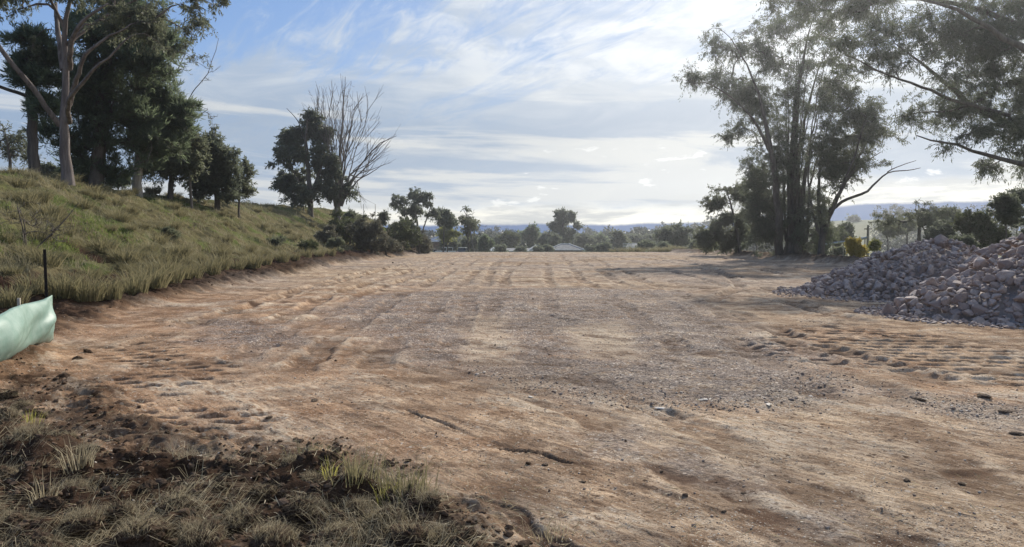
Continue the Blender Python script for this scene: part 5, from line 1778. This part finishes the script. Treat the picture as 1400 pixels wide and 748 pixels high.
def heap(cx, cy, rx, ry, h, prof, n_show, n_all, size, seed, near_label, far_label, group, skew=1.0):
    rng = np.random.default_rng(seed)
    def hz(x, y):
        u, v = (x - cx) / np.where(x > cx, rx * skew, rx), (y - cy) / ry
        r = np.hypot(u, v) + 0.10 * pn(x / 1.1, y / 1.1, seed % 17)
        return h * np.clip(1 - np.clip(r, 0, None) ** prof, 0, None)
    # core of rubble under the stones, with the small stones between, one mass
    g = np.linspace(-1.12, 1.12, 70)
    X, Y = np.meshgrid(cx + g * rx, cy + g * ry)
    Z = hz(X, Y)
    gz = HG(X.ravel(), Y.ravel()).reshape(X.shape)
    core = np.stack([X, Y, np.where(Z > 0.05, gz + Z - 0.30 + 0.05 * pn(X / .3, Y / .3, 5), gz - 0.15)], -1).reshape(-1, 3)
    i = np.arange(69)[:, None] * 70 + np.arange(69)[None, :]
    V = [core]
    tri0 = np.concatenate([np.stack([i, i + 1, i + 71], -1).reshape(-1, 3), np.stack([i, i + 71, i + 70], -1).reshape(-1, 3)])
    T = [tri0]
    n0 = len(core)
    cand = []
    placed = np.zeros((0, 3))
    psz = np.zeros(0)
    tries = 0
    while len(cand) < n_all and tries < n_all * 40:
        tries += 1
        a, q = rng.uniform(0, 2 * np.pi), math.sqrt(rng.uniform(0, 1)) * 1.06
        x, y = cx + q * rx * math.cos(a), cy + q * ry * math.sin(a)
        z = float(hz(np.array(x), np.array(y)))
        if z < 0.02 and rng.uniform() > 0.25:
            continue
        s = size * np.clip(rng.lognormal(0, .38), .45, 2.1)
        # smaller stones towards the top, big ones roll to the foot
        s *= 1.12 - 0.35 * z / h
        p = np.array([x, y, z])
        if len(placed) and np.any(np.linalg.norm(placed - p, axis=1) < 0.52 * (psz + s)):
            continue
        placed = np.concatenate([placed, p[None]])
        psz = np.append(psz, s)
        cand.append((x, y, z, s))
    cand = np.array(cand)
    gzc = HG(cand[:, 0], cand[:, 1])
    big_ = rng.uniform(size=len(cand)) < .02
    cand[:, 3] *= np.where(big_, 1.6, 1)
    # which stones show largest from where the photograph was taken
    dist = np.hypot(cand[:, 0], cand[:, 1])
    facing = (cy - cand[:, 1]) / ry + 0.25 * (cx - cand[:, 0]) / rx
    inframe = (cand[:, 0] / cand[:, 1] < 0.715)
    score = cand[:, 3] / dist * (facing > -0.15) * inframe
    show = set(np.argsort(-score)[:n_show].tolist())
    for j, (x, y, z, s) in enumerate(cand):
        e = Matrix.Rotation(rng.uniform(0, 6.28), 3, 'Z') @ Matrix.Rotation(rng.normal(0, .6), 3, 'X') @ Matrix.Rotation(rng.normal(0, .6), 3, 'Y')
        zz = gzc[j] + z + s * 0.18 - 0.02
        m_ = int(rng.integers(0, 16))
        if j in show:
            o = bpy.data.objects.new('rock', ROCK[m_])
            COL.objects.link(o)
            o.location = (x, y, zz)
            o.rotation_euler = e.to_euler()
            o.scale = (s, s, s)
            low = z < 0.3 * h
            tag(o, near_label if low else far_label, 'rock', group + (' at its foot' if low else ' on its slope'))
        else:
            co, tr = ROCK_NP[m_]
            V.append((co * s) @ np.array(e).T + np.array([x, y, zz]))
            T.append(tr + n0)
            n0 += len(co)
    # crumbs filling the gaps
    for _ in range(int(n_all * 3.0)):
        a, q = rng.uniform(0, 2 * np.pi), math.sqrt(rng.uniform(0, 1)) * 1.15
        x, y = cx + q * rx * math.cos(a), cy + q * ry * math.sin(a)
        z = float(hz(np.array(x), np.array(y)))
        s = size * rng.uniform(.2, .6)
        co, tr = ROCK_NP[int(rng.integers(0, 16))]
        V.append(co * s + np.array([x, y, float(HG(x, y)[0]) + max(z - .03, 0) + s * .2]))
        T.append(tr + n0)
        n0 += len(co)
    o = link('rubble', new_mesh('rubble', np.concatenate(V), None, np.concatenate(T)), None, STONE)
    return o


tag(heap(13.5, 23.2, 4.3, 4.0, 1.84, 1.15, 150, 1700, 0.115, 650, 'grey stone along the foot of the rear, left hand stone heap', 'grey stone on the upper slope of the rear, left hand stone heap', 'stones of the rear heap', .66), 'small stones filling the rear, left hand heap', 'rubble', kind='stuff')
tag(heap(14.1, 16.4, 5.3, 3.4, 2.75, 1.28, 150, 1900, 0.130, 651, 'pale grey stone along the foot of the nearer heap at the right edge', 'pale grey stone on the upper slope of the nearer heap at the right edge', 'stones of the nearer heap'), 'small stones filling the nearer heap at the right edge', 'rubble', kind='stuff')


def gravel():
    rng = np.random.default_rng(660)
    V, T, n0 = [], [], 0
    n = 26000
    y = 1 / (1 / 4.2 + rng.uniform(0, 1, n) * (1 / 30 - 1 / 4.2))
    x = rng.uniform(-.85, .85, n) * y
    sd = np.minimum(np.minimum(poly_sd(x, y, GRAVEL), poly_sd(x, y, GRAVEL4) + .3), poly_sd(x, y, GRAVEL3) + .3)
    front = np.exp(-((sd + .25) / .5) ** 2) * (y < 9.5)
    dens = np.where(sd + 0.7 * fbm(x, y, 1.5, 3, 661) < 0, 0.5, 0.10) * np.where(y < 7.2, .55, 1) + .4 * front * (y > 7)
    keep = (rng.uniform(size=n) < dens) & (toe(y) - x < -.4)
    x, y, front = x[keep], y[keep], front[keep]
    z = HG(x, y)
    for a, b, c_, fr in zip(x, y, z, front):
        s = np.clip(rng.lognormal(math.log(.0068), .40), .004, .018) * (1 + .6 * fr) * (1 + b / 30)
        co, tr = ROCK_NP[int(rng.integers(0, 16))]
        an = rng.uniform(0, 6.28)
        ca, sa = math.cos(an) * s, math.sin(an) * s
        V.append(np.stack([co[:, 0] * ca - co[:, 1] * sa + a, co[:, 0] * sa + co[:, 1] * ca + b, co[:, 2] * s * .8 + c_ + s * .2], 1))
        T.append(tr + n0)
        n0 += len(co)
    tag(link('gravel', new_mesh('gravel', np.concatenate(V), None, np.concatenate(T)), None, PEBBLE), 'loose gravel and chips scattered over the levelled dirt', 'gravel', kind='stuff')


crumbs()
def grit():
    rng = np.random.default_rng(665)
    n = 230000
    y = 1 / (1 / 3.9 + rng.uniform(0, 1, n) * (1 / 24 - 1 / 3.9))
    x = rng.uniform(-.85, .85, n) * y
    sd = np.minimum(poly_sd(x, y, GRAVEL), poly_sd(x, y, GRAVEL3) + .2)
    band = np.exp(-((sd + .35) / .45) ** 2) * (y < 10) * (y > 7)
    pat = fbm(x, y, .8, 4, 666)
    pr = np.clip(np.where(sd + .6 * fbm(x, y, 1.2, 3, 667) < 0, .6, .16) + .5 * pat + .45 * band, .02, 1) * np.where(poly_sd(x, y, MOUND) < .1, .05, 1)
    keep = (rng.uniform(size=n) < pr) & (toe(y) - x < -.3)
    x, y, band = x[keep], y[keep], band[keep]
    m = len(x)
    s = np.clip(rng.lognormal(math.log(.0030), .40, m), .0014, .009) * (1 + .7 * band) * (1 + y / 16)
    oct_ = np.array([(1, 0, 0), (0, 1, 0), (-1, 0, 0), (0, -1, 0), (0, 0, .8), (0, 0, -.8)], float)
    a = rng.uniform(0, 6.28, m)
    v = oct_[None] * rng.uniform(.55, 1.3, (m, 6, 1)) + rng.normal(0, .15, (m, 6, 3))
    v = np.stack([v[..., 0] * np.cos(a)[:, None] - v[..., 1] * np.sin(a)[:, None], v[..., 0] * np.sin(a)[:, None] + v[..., 1] * np.cos(a)[:, None], v[..., 2] * .45], -1) * s[:, None, None]
    v += np.stack([x, y, HG(x, y) + s * .08], 1)[:, None, :]
    f = np.array([(0, 1, 4), (1, 2, 4), (2, 3, 4), (3, 0, 4), (1, 0, 5), (2, 1, 5), (3, 2, 5), (0, 3, 5)])
    t = (np.arange(m)[:, None, None] * 6 + f[None]).reshape(-1, 3)
    tag(link('grit', new_mesh('grit', v.reshape(-1, 3), None, t), None, GRIT), 'fine grit and crumbs of soil strewn over the near part of the dirt', 'grit', kind='stuff')


GRIT, k, out = material('grit_crumbs')
ge = k.n('ShaderNodeNewGeometry')
cr = k.n('ShaderNodeValToRGB')
e_ = cr.color_ramp.elements
e_[0].color = (.13, .09, .065, 1)
e_[1].color = (.64, .56, .46, 1)
for ps_, cl_ in ((.30, (.25, .18, .125)), (.62, (.40, .31, .225)), (.82, (.50, .41, .31))):
    q_ = e_.new(ps_)
    q_.color = (*cl_, 1)
k.put(cr.inputs[0], ge.outputs['Random Per Island'])
principled(k, out, cr.outputs[0], .9, 0, .15)
PEBBLE, k, out = material('gravel_stone')
ge = k.n('ShaderNodeNewGeometry')
cr = k.n('ShaderNodeValToRGB')
for pos, colr in ((0.0, (0.16, 0.12, 0.10)), (1.0, (0.58, 0.51, 0.44))):
    cr.color_ramp.elements[0 if pos == 0 else -1].color = (*colr, 1)
el_ = cr.color_ramp.elements.new(.7)
el_.color = (.30, .235, .19, 1)
k.put(cr.inputs[0], ge.outputs['Random Per Island'])
principled(k, out, cr.outputs[0], .85)
gravel()
grit()
M_SLAB = simple_mat('pale_slab_stone', (.60, .54, .47), .9, 0, 2, .2, .1)
SLAB = []
for q in range(3):
    me = ROCK[q * 3].copy()
    me.materials.clear()
    me.materials.append(M_SLAB)
    SLAB.append(me)
for i, (px, py, w, lab) in enumerate([(962, 545, 14, 'flat pale slab lying at the front edge of the gravel, largest one'), (1052, 554, 12, 'flat pale slab at the right end of the gravel front edge'), (905, 556, 13, 'flat pale slab at the middle of the gravel front edge'), (270, 627, 15, 'flat pale slab beside the dark soil at left'), (725, 543, 8, 'small pale stone at the left part of the gravel front edge')]):
    x, y = G(px, py)
    o = bpy.data.objects.new('flat_stone', ROCK[(i * 3) % 16])
    COL.objects.link(o)
    s = w * y / 1000
    o.location = (x, y, float(HG(x, y)[0]) + .008)
    o.scale = (s, s * .6, s * .13)
    o.data = SLAB[i % 3]
    o.rotation_euler = (0, 0, i * 1.3 + .2)
    tag(o, lab, 'stone', 'flat pale stones on the dirt')
print('stones', round(time.time() - T0, 1))

# ------------------------------------------------------------------ silt fence on the left
def silt_fence():
    e = P(72, 470, 12.1)
    root = thing('silt_fence', 'pale green plastic silt fence sheet tied to a leaning black star picket', 'fence', (e[0], e[1], float(HG(e[0], e[1])[0])))
    b = np.array(root.location)
    path = np.array([P(73, 470, 12.1)[:2], P(38, 486, 10.9)[:2], P(0, 512, 9.3)[:2], (-6.3, 8.2), (-6.25, 7.2), (-6.1, 5.8)])
    seg = np.concatenate([[0], np.cumsum(np.linalg.norm(np.diff(path, axis=0), axis=1))])
    nu, nv = 150, 26
    u = np.linspace(0, seg[-1], nu)
    px_, py_ = np.interp(u, seg, path[:, 0]), np.interp(u, seg, path[:, 1])
    tx, ty = np.gradient(px_), np.gradient(py_)
    ln = np.hypot(tx, ty)
    nx, ny = ty / ln, -tx / ln
    if nx.mean() < 0:
        nx, ny = -nx, -ny
    top = np.interp(u, [0, .5, 1.2, 2.4, 3.6, 5, 7], [.76, .70, .68, .66, .60, .66, .6])
    low = np.interp(u, [0, .3, .9, 1.6, 2.4, 4, 7], [.02, -.02, .03, .0, .0, .0, 0])
    V = np.zeros((nv, nu, 3))
    for j, t in enumerate(np.linspace(0, 1, nv)):
        belly = .17 * np.sin(np.pi * t) ** .8 * np.clip(u / .5, 0, 1) * (0.75 + .25 * np.cos(u * 2.2))
        # diagonal pull folds from the picket
        w_ = .026 * pn((u * 1.6 + t * 2.6), t * 4.5 + u * .2, 7) + .008 * pn(u * 2.6 + t * 5.0, t * 6.5 - u, 9) + .006 * np.sin(u * 6 + t * 9)
        phi = np.arctan2((1 - t) * .75, u + .05)
        w_ = w_ * .4 + .018 * np.sin(phi * 13 + .6) * np.clip(np.hypot(u, (1 - t) * .75) / .5, 0, 1) * np.exp(-u / 1.6)
        tk = np.clip(u / .4, 0.15, 1)
        o_ = belly + w_ * tk * 1.4 * (.35 + 1.1 * np.sin(np.pi * min(t, .98)))
        V[j, :, 0] = px_ + nx * o_
        V[j, :, 1] = py_ + ny * o_
        V[j, :, 2] = low + (top - low) * t
    gz = np.convolve(np.pad(HG(px_, py_), 40, mode='edge'), np.ones(81) / 81, 'valid')
    V[:, :, 2] += gz[None, :]
    verts = V.reshape(-1, 3) - b
    i = np.arange(nv - 1)[:, None] * nu + np.arange(nu - 1)[None, :]
    q = np.stack([i, i + 1, i + nu + 1, i + nu], -1).reshape(-1, 4)
    m, k, out = material('green_plastic_sheet')
    tc = k.n('ShaderNodeTexCoord')
    f = k.noise(tc.outputs['Object'], 5.0, 5, .6, .6)
    c = k.mix(k.ss(f, .35, .7), (.24, .37, .31), (.33, .45, .39))
    spz = k.n('ShaderNodeSeparateXYZ')
    k.put(spz.inputs[0], tc.outputs['Object'])
    mud = k.m('MULTIPLY', k.ss(k.m('ADD', spz.outputs[2], k.m('MULTIPLY', k.noise(tc.outputs['Object'], 7.0, 6, .7), .3)), .38, .12), .75)
    c = k.mix(mud, c, (.22, .16, .11))
    lowd = k.noise(tc.outputs['Object'], 14.0, 5, .7)
    c = k.mix(k.m('MULTIPLY', k.ss(lowd, .55, .72), .25), c, (.26, .27, .20))
    pb = principled(k, None, c, .5, 0, .35, bump(k, f, .25, .02))
    t = k.n('ShaderNodeBsdfTranslucent')
    k.put(t.inputs[0], (.40, .56, .47))
    mx = k.n('ShaderNodeMixShader')
    mx.inputs[0].default_value = .26
    k.t.links.new(pb.outputs[0], mx.inputs[1])
    k.t.links.new(t.outputs[0], mx.inputs[2])
    k.t.links.new(mx.outputs[0], out.inputs[0])
    o = link('fabric', new_mesh('fabric', verts, q, smooth=True), root, m)
    sm = o.modifiers.new('thickness', 'SOLIDIFY')
    sm.thickness = .004
    # loose tail of sheet hanging below the picket
    tv = []
    for j, t_ in enumerate(np.linspace(0, 1, 8)):
        for i_, s_ in enumerate(np.linspace(0, 1, 5)):
            tv.append((path[0][0] + .02 - .16 * s_ * (1 - .3 * t_), path[0][1] - .10 + .05 * math.sin(t_ * 5 + s_ * 3), gz[0] + .12 - .20 * t_ + .02 * s_))
    i = np.arange(7)[:, None] * 5 + np.arange(4)[None, :]
    q = np.stack([i, i + 1, i + 6, i + 5], -1).reshape(-1, 4)
    link('loose_tail', new_mesh('loose_tail', np.array(tv) - b, q, smooth=True), root, m)
    black = simple_mat('black_steel', (.018, .017, .018), .55, .3, 20)
    # a star picket: three ribs
    a, c_ = P(66, 470, 12.15), P(60.5, 341, 12.0)
    a[2] = float(HG(a[0], a[1])[0]) - .2
    mb = MB()
    for w_ in range(3):
        an = w_ * 2.094 + .4
        dx, dy = math.cos(an) * .026, math.sin(an) * .026
        ex, ey = -math.sin(an) * .0035, math.cos(an) * .0035
        prof = lambda o_: np.array([(o_[0] + ex, o_[1] + ey, o_[2]), (o_[0] + dx + ex, o_[1] + dy + ey, o_[2]), (o_[0] + dx - ex, o_[1] + dy - ey, o_[2]), (o_[0] - ex, o_[1] - ey, o_[2])]) - b
        mb.prism(None, [prof(a), prof(c_)])
    mb.build('picket', black, root)
    for px, pz, dd in ((28, 408, 10.9), (-60, 415, 8.6)):
        t0 = P(px, pz, dd)
        g0 = float(HG(t0[0] - .06, t0[1] + .02)[0])
        MB().box((t0[0] - .06 - b[0], t0[1] + .05 - b[1], (g0 - .2 + t0[2]) / 2 - b[2]), (.038, .038, t0[2] - g0 + .2), .3).build('timber_stake', simple_mat('pale_timber', (.42, .38, .32), .8, 0, 12), root)
    return root


silt_fence()

# ------------------------------------------------------------------ houses, cars, poles, rail in the distance
M_ROOF = simple_mat('grey_metal_roof', (.15, .155, .165), .8, .0, 2)
M_WROOF = simple_mat('white_metal_roof', (.62, .62, .62), .8, .0, 2)
M_BLUE = simple_mat('blue_grey_roof', (.12, .16, .24), .5, .2, 2)
M_WALL = simple_mat('brick_wall', (.20, .13, .10), .85, 0, 3)
M_CREAM = simple_mat('cream_wall', (.50, .46, .38), .8, 0, 3)
M_TRIM = simple_mat('white_trim', (.70, .70, .68), .6, 0, 4)
M_GLASS = simple_mat('dark_window_glass', (.03, .035, .04), .12, 0, 2, .2, .6)
M_CARW = simple_mat('white_car_paint', (.75, .76, .76), .25, 0, 1, .03, .5)
M_CARD = simple_mat('dark_car_paint', (.05, .055, .065), .25, 0, 1, .1, .5)
M_TYRE = simple_mat('black_rubber', (.02, .02, .02), .8, 0, 8)
M_POLE = simple_mat('grey_timber_pole', (.34, .30, .25), .85, 0, 6)
M_STEEL = simple_mat('galvanised_steel', (.50, .51, .50), .4, .6, 6)


def house(label, px0, px1, eave_y, ridge_y, d, depth, roofm, wallm, kind, over=.5):
    a, c = P(px0, eave_y, d), P(px1, eave_y, d)
    eave, ridge = a[2], P(px0, ridge_y, d)[2]
    w = c[0] - a[0]
    cx, cy = (a[0] + c[0]) / 2, d + depth / 2
    g = float(min(HG(cx, cy)[0], HG(cx, d)[0])) - .3
    root = thing('house', label, 'house', (cx, cy, g))
    ww, dd = w / 2 - over, depth / 2 - over
    wh = eave - g
    # walls with window openings left as recessed frames
    MB().box((0, 0, wh / 2), (2 * ww, 2 * dd, wh - .02)).build('wall', wallm, root)
    hr = ridge - eave
    W, Dp = w / 2, depth / 2
    mb = MB()
    inset = Dp * 1.0 if kind == 'hip' else 0.0
    th = .12
    if kind in ('hip', 'gable'):
        v = [(-W, -Dp, wh), (W, -Dp, wh), (W, Dp, wh), (-W, Dp, wh), (-W + inset, 0, wh + hr), (W - inset, 0, wh + hr),
             (-W, -Dp, wh - th), (W, -Dp, wh - th), (W, Dp, wh - th), (-W, Dp, wh - th)]
        f = [(0, 1, 5, 4), (2, 3, 4, 5), (1, 2, 5), (3, 0, 4), (9, 8, 7, 6), (6, 7, 1, 0), (7, 8, 2, 1), (8, 9, 3, 2), (9, 6, 0, 3)]
        mb.add(v, f)
    else:   # gable end towards the camera
        v = [(-W, -Dp, wh), (W, -Dp, wh), (W, Dp, wh), (-W, Dp, wh), (0, -Dp, wh + hr), (0, Dp, wh + hr),
             (-W, -Dp, wh - th), (W, -Dp, wh - th), (W, Dp, wh - th), (-W, Dp, wh - th)]
        f = [(1, 2, 5, 4), (3, 0, 4, 5), (0, 1, 4), (2, 3, 5), (9, 8, 7, 6), (6, 7, 1, 0), (7, 8, 2, 1), (8, 9, 3, 2), (9, 6, 0, 3)]
        mb.add(v, f)
    rf = mb.build('roof', roofm, root)
    gt = MB().box((0, -Dp - .07, wh - .06), (2 * W, .12, .14)).box((0, Dp + .07, wh - .06), (2 * W, .12, .14))
    gt.build('gutter', M_TRIM, root)
    if kind == 'hip':
        rm = MB()
        rm.tube([(-W + inset, 0, wh + hr + .03), (W - inset, 0, wh + hr + .03)], .09, 6)
        for sx in (-1, 1):
            rm.tube([(sx * (W - inset), 0, wh + hr + .03), (sx * W, -Dp, wh + .03)], .09, 6)
        r_ = rm.build('ridge_capping', M_TRIM, rf)
    n = max(2, int(w / 3.5))
    for q in range(n):
        X = -ww + (q + .5) * 2 * ww / n
        fr = MB().box((X, -dd - .02, wh * .55), (1.5, .06, min(1.2, wh * .45))).build('window', M_TRIM, root)
        MB().box((X, -dd - .06, wh * .55), (1.36, .03, min(1.06, wh * .40))).build('pane', M_GLASS, fr)
    return root


house('long house with grey hipped roof and pale ridges beyond the far dirt edge', 748, 800, 341.5, 333.5, 185, 7.5, M_ROOF, M_WALL, 'hip')
house('small shed with a white gabled roof left of the hipped roof house', 722, 746, 342, 334.5, 192, 6, M_WROOF, M_CREAM, 'end')
house('low grey roofed building left of the white gabled shed', 688, 724, 343, 339.5, 180, 6, M_ROOF, M_WALL, 'gable')
house('blue grey roofed house behind the yellowish green tree', 578, 622, 330, 321, 185, 9, M_BLUE, M_WALL, 'hip')
house('small white shed glimpsed right of the pointed conifer', 667, 681, 342.5, 338, 190, 4, M_WROOF, M_TRIM, 'gable')
house('pale roofed house low between the far trees on the right of centre', 855, 882, 338, 332.5, 235, 7, M_ROOF, M_CREAM, 'gable')


def car(label, px, d, rz, paint, L=4.6, Hh=1.7, roofpaint=None, group='cars parked beyond the dirt'):
    p = P(px, 345, d)
    g = float(HG(p[0], d)[0])
    root = thing('parked_car', label, 'car', (p[0], d, g), rz, group)
    W = 1.78
    hl = L / 2
    prof = [(-hl, .42), (-hl, .85), (-hl + .12, 1.0), (-hl + 1.15, 1.08), (hl - .06, 1.05), (hl, .9), (hl, .42), (hl - .45, .30), (-hl + .4, .30)]
    def ring(y, k_=1.0):
        return np.array([(q[0], y, .3 + (q[1] - .3) * k_) for q in prof])
    MB().prism(None, [ring(-W / 2 + .06, .97), ring(-W / 2, .93), ring(-W / 2 + .001, .92), ring(W / 2, .93), ring(W / 2 - .06, .97)][1:4:2]).build('body', paint, root)
    cab = [(-hl + 1.05, 1.06), (-hl + 1.75, Hh - .08), (hl - .55, Hh - .08), (hl - .12, 1.06)]
    def cr_(y, s):
        return np.array([(q[0], y * (1 if q[1] < 1.2 else s), q[1]) for q in cab])
    gl = MB().prism(None, [cr_(-W / 2 + .05, .86), cr_(W / 2 - .05, .86)]).build('windows', M_GLASS, root)
    MB().box((0.35, 0, Hh - .05), (L - 2.15, W * .84, .08)).build('roof', roofpaint or paint, root)
    pl = MB()
    for sy in (-1, 1):
        for xx in (-hl + 1.75, 0.25, hl - .6):
            pl.tube([(xx - (.55 if xx < -1 else .05), sy * (W / 2 - .03), 1.06), (xx, sy * (W / 2 * .86 - .02), Hh - .08)], .045, 5)
    pl.build('pillars', paint, root)
    for sx in (-hl + .9, hl - .95):
        for sy in (-1, 1):
            w_ = MB().tube([(sx, sy * (W / 2 - .2), .33), (sx, sy * (W / 2 + .01), .33)], .33, 16).build('wheel', M_TYRE, root)
            MB().tube([(sx, sy * (W / 2 + .012), .33), (sx, sy * (W / 2 + .03), .33)], .2, 12).build('rim', M_STEEL, w_)
    for sy in (-1, 1):
        MB().box((-hl - .005, sy * .62, .78), (.05, .32, .16)).build('headlight', M_TRIM, root)
    return root


car('long white roofed wagon parked beyond the left end of the dirt', 609, 150, R(4), M_CARW, 4.2, 1.75)
car('dark boxy car with a pale roof right of the long white roofed wagon', 632, 152, R(80), M_CARD, 3.9, 1.75, M_CARW)
car('pale car half hidden at the left of the long white roofed wagon', 598, 158, R(70), M_CARW, 3.9, 1.6, M_CARD)

# fence pickets on the crest
for px, d_, y0 in ((497, 100, 279), (513, 100, 279), (530.5, 102, 284)):
    t = P(px, y0, d_)
    g = float(HG(t[0], d_)[0])
    o = MB().tube([(0, 0, -.3), (0, 0, max(t[2] - g, 1.2))], .035, 6).build('fence_post', M_POLE)
    o.location = (t[0], t[1], g)
    tag(o, {497: 'thin post on the bank crest, nearest the dead tree', 513: 'middle one of three thin posts on the bank crest', 530.5: 'thin post on the bank crest beside the small upright shrub'}[px], 'post', 'thin posts on the bank crest')
# utility pole and pale rail in the dip on the right
p = P(1187, 308, 68)
g = float(HG(p[0], 68)[0])
root = thing('utility_pole', 'slim pale utility pole behind the rear stone heap', 'pole', (p[0], 68, g))
MB().tube([(0, 0, -.4), (0, 0, p[2] - g)], [.14, .10], 8).build('post', M_POLE, root)
MB().box((0, 0, p[2] - g - .35), (.9, .08, .10), .4).build('crossarm', M_POLE, root)
a, c = P(1122, 335, 80), P(1186, 325, 76)
root = thing('rail_fence', 'pale sloping rail on posts left of the utility pole', 'fence', (a[0], a[1], float(HG(a[0], a[1])[0])))
b = np.array(root.location)
MB().tube([a - b, (a + c) / 2 - b + np.array([0, 0, -.05]), c - b], .13, 6).build('rail', M_STEEL, root)
for t in np.linspace(0.05, .95, 5):
    q = a + (c - a) * t
    gq = float(HG(q[0], q[1])[0])
    MB().tube([(q[0] - b[0], q[1] - b[1], gq - .3 - b[2]), (q[0] - b[0], q[1] - b[1], q[2] - b[2])], .06, 6).build('post', M_POLE, root)
p = P(1034, 318, 74)
g = float(HG(p[0], 74)[0])
o = MB().tube([(0, 0, -.3), (.05, 0, (p[2] - g) * .5), (0, 0, p[2] - g)], [.09, .085, .08], 8).build('marker_post', M_POLE)
o.location = (p[0], 74, g)
tag(o, 'pale slender post in the shade at the left of the tallest gum', 'post')
# slatted fence in front of the far trees
a, c = P(852, 333.5, 200), P(885, 333.5, 200)
g = float(HG(a[0], 200)[0])
root = thing('slat_fence', 'grey slatted fence seen above the far tussocks', 'fence', (a[0], 200, g))
for hz in (P(852, 333.5, 200)[2], P(852, 336.5, 200)[2]):
    MB().box(((c[0] - a[0]) / 2, 0, hz - g), (c[0] - a[0], .08, .22)).build('rail', M_STEEL, root)
for t in np.linspace(0, 1, 4):
    MB().box(((c[0] - a[0]) * t, .12, (P(852, 332.5, 200)[2] - g) / 2 - .1), (.15, .12, P(852, 332.5, 200)[2] - g + .2)).build('post', M_POLE, root)


# ------------------------------------------------------------------ the far wood, one mass
def far_wood():
    rng = np.random.default_rng(700)
    V, Q, TN, n0 = [], [], [], 0
    for d0, n, top in ((262, 2600, 7.0), (330, 2600, 9.5), (400, 2200, 11.5)):
        x = rng.uniform(-.34, .40, n) * d0
        x = np.where(rng.uniform(size=n) < .10, rng.uniform(.50, .72, n) * d0, x)
        y = d0 + rng.uniform(-16, 16, n)
        g = H(x, y)
        hh = top * (0.65 + 0.8 * fbm(x, y * .2, 14, 3, 701 + d0))
        z = g + rng.uniform(.05, 1, n) ** .7 * np.clip(hh, 3, 14)
        tone = np.clip(rng.normal(.45, .25, n), 0, 1)
        m = 26
        c = np.repeat(np.stack([x, y, z], 1), m, 0) + unit(rng.normal(size=(n * m, 3))) * rng.uniform(0, 1, (n * m, 1)) ** .5 * np.array([1.9, 1.9, 1.3])
        v, q = leaf_cards(rng, c, unit(rng.normal(size=(n * m, 3))), 1.1, .7)
        V.append(v); Q.append(q + n0); TN.append(np.repeat(tone, m * 4))
        n0 += len(v)
    tag(link('distant_wood', new_mesh('distant_wood', np.concatenate(V), np.concatenate(Q), None, {'tone': np.concatenate(TN)}), None, LEAF['wood']),
        'distant dark wood closing the view behind the houses', 'wood', kind='stuff')


far_wood()

# ------------------------------------------------------------------ the air between here and the far trees
mz = bpy.data.materials.new('hazy_air')
mz.use_nodes = True
k = NT(mz.node_tree)
out = k.n('ShaderNodeOutputMaterial')
pv = k.n('ShaderNodeVolumePrincipled')
pv.inputs['Color'].default_value = (.86, .90, .96, 1)
pv.inputs['Density'].default_value = 0.0004
pv.inputs['Anisotropy'].default_value = 0.76
k.t.links.new(pv.outputs[0], out.inputs['Volume'])
zlo = float(GD['z'].min()) - 1.0
hb = MB().box((0, 0, (zlo + 45) / 2), (1120, 1120, 45 - zlo))
tag(hb.build('haze', mz), 'thin bright haze in the air towards the sun', 'haze', kind='stuff')
print('done', round(time.time() - T0, 1), 'objects', len(bpy.data.objects), 'verts', sum(len(m_.vertices) for m_ in bpy.data.meshes))
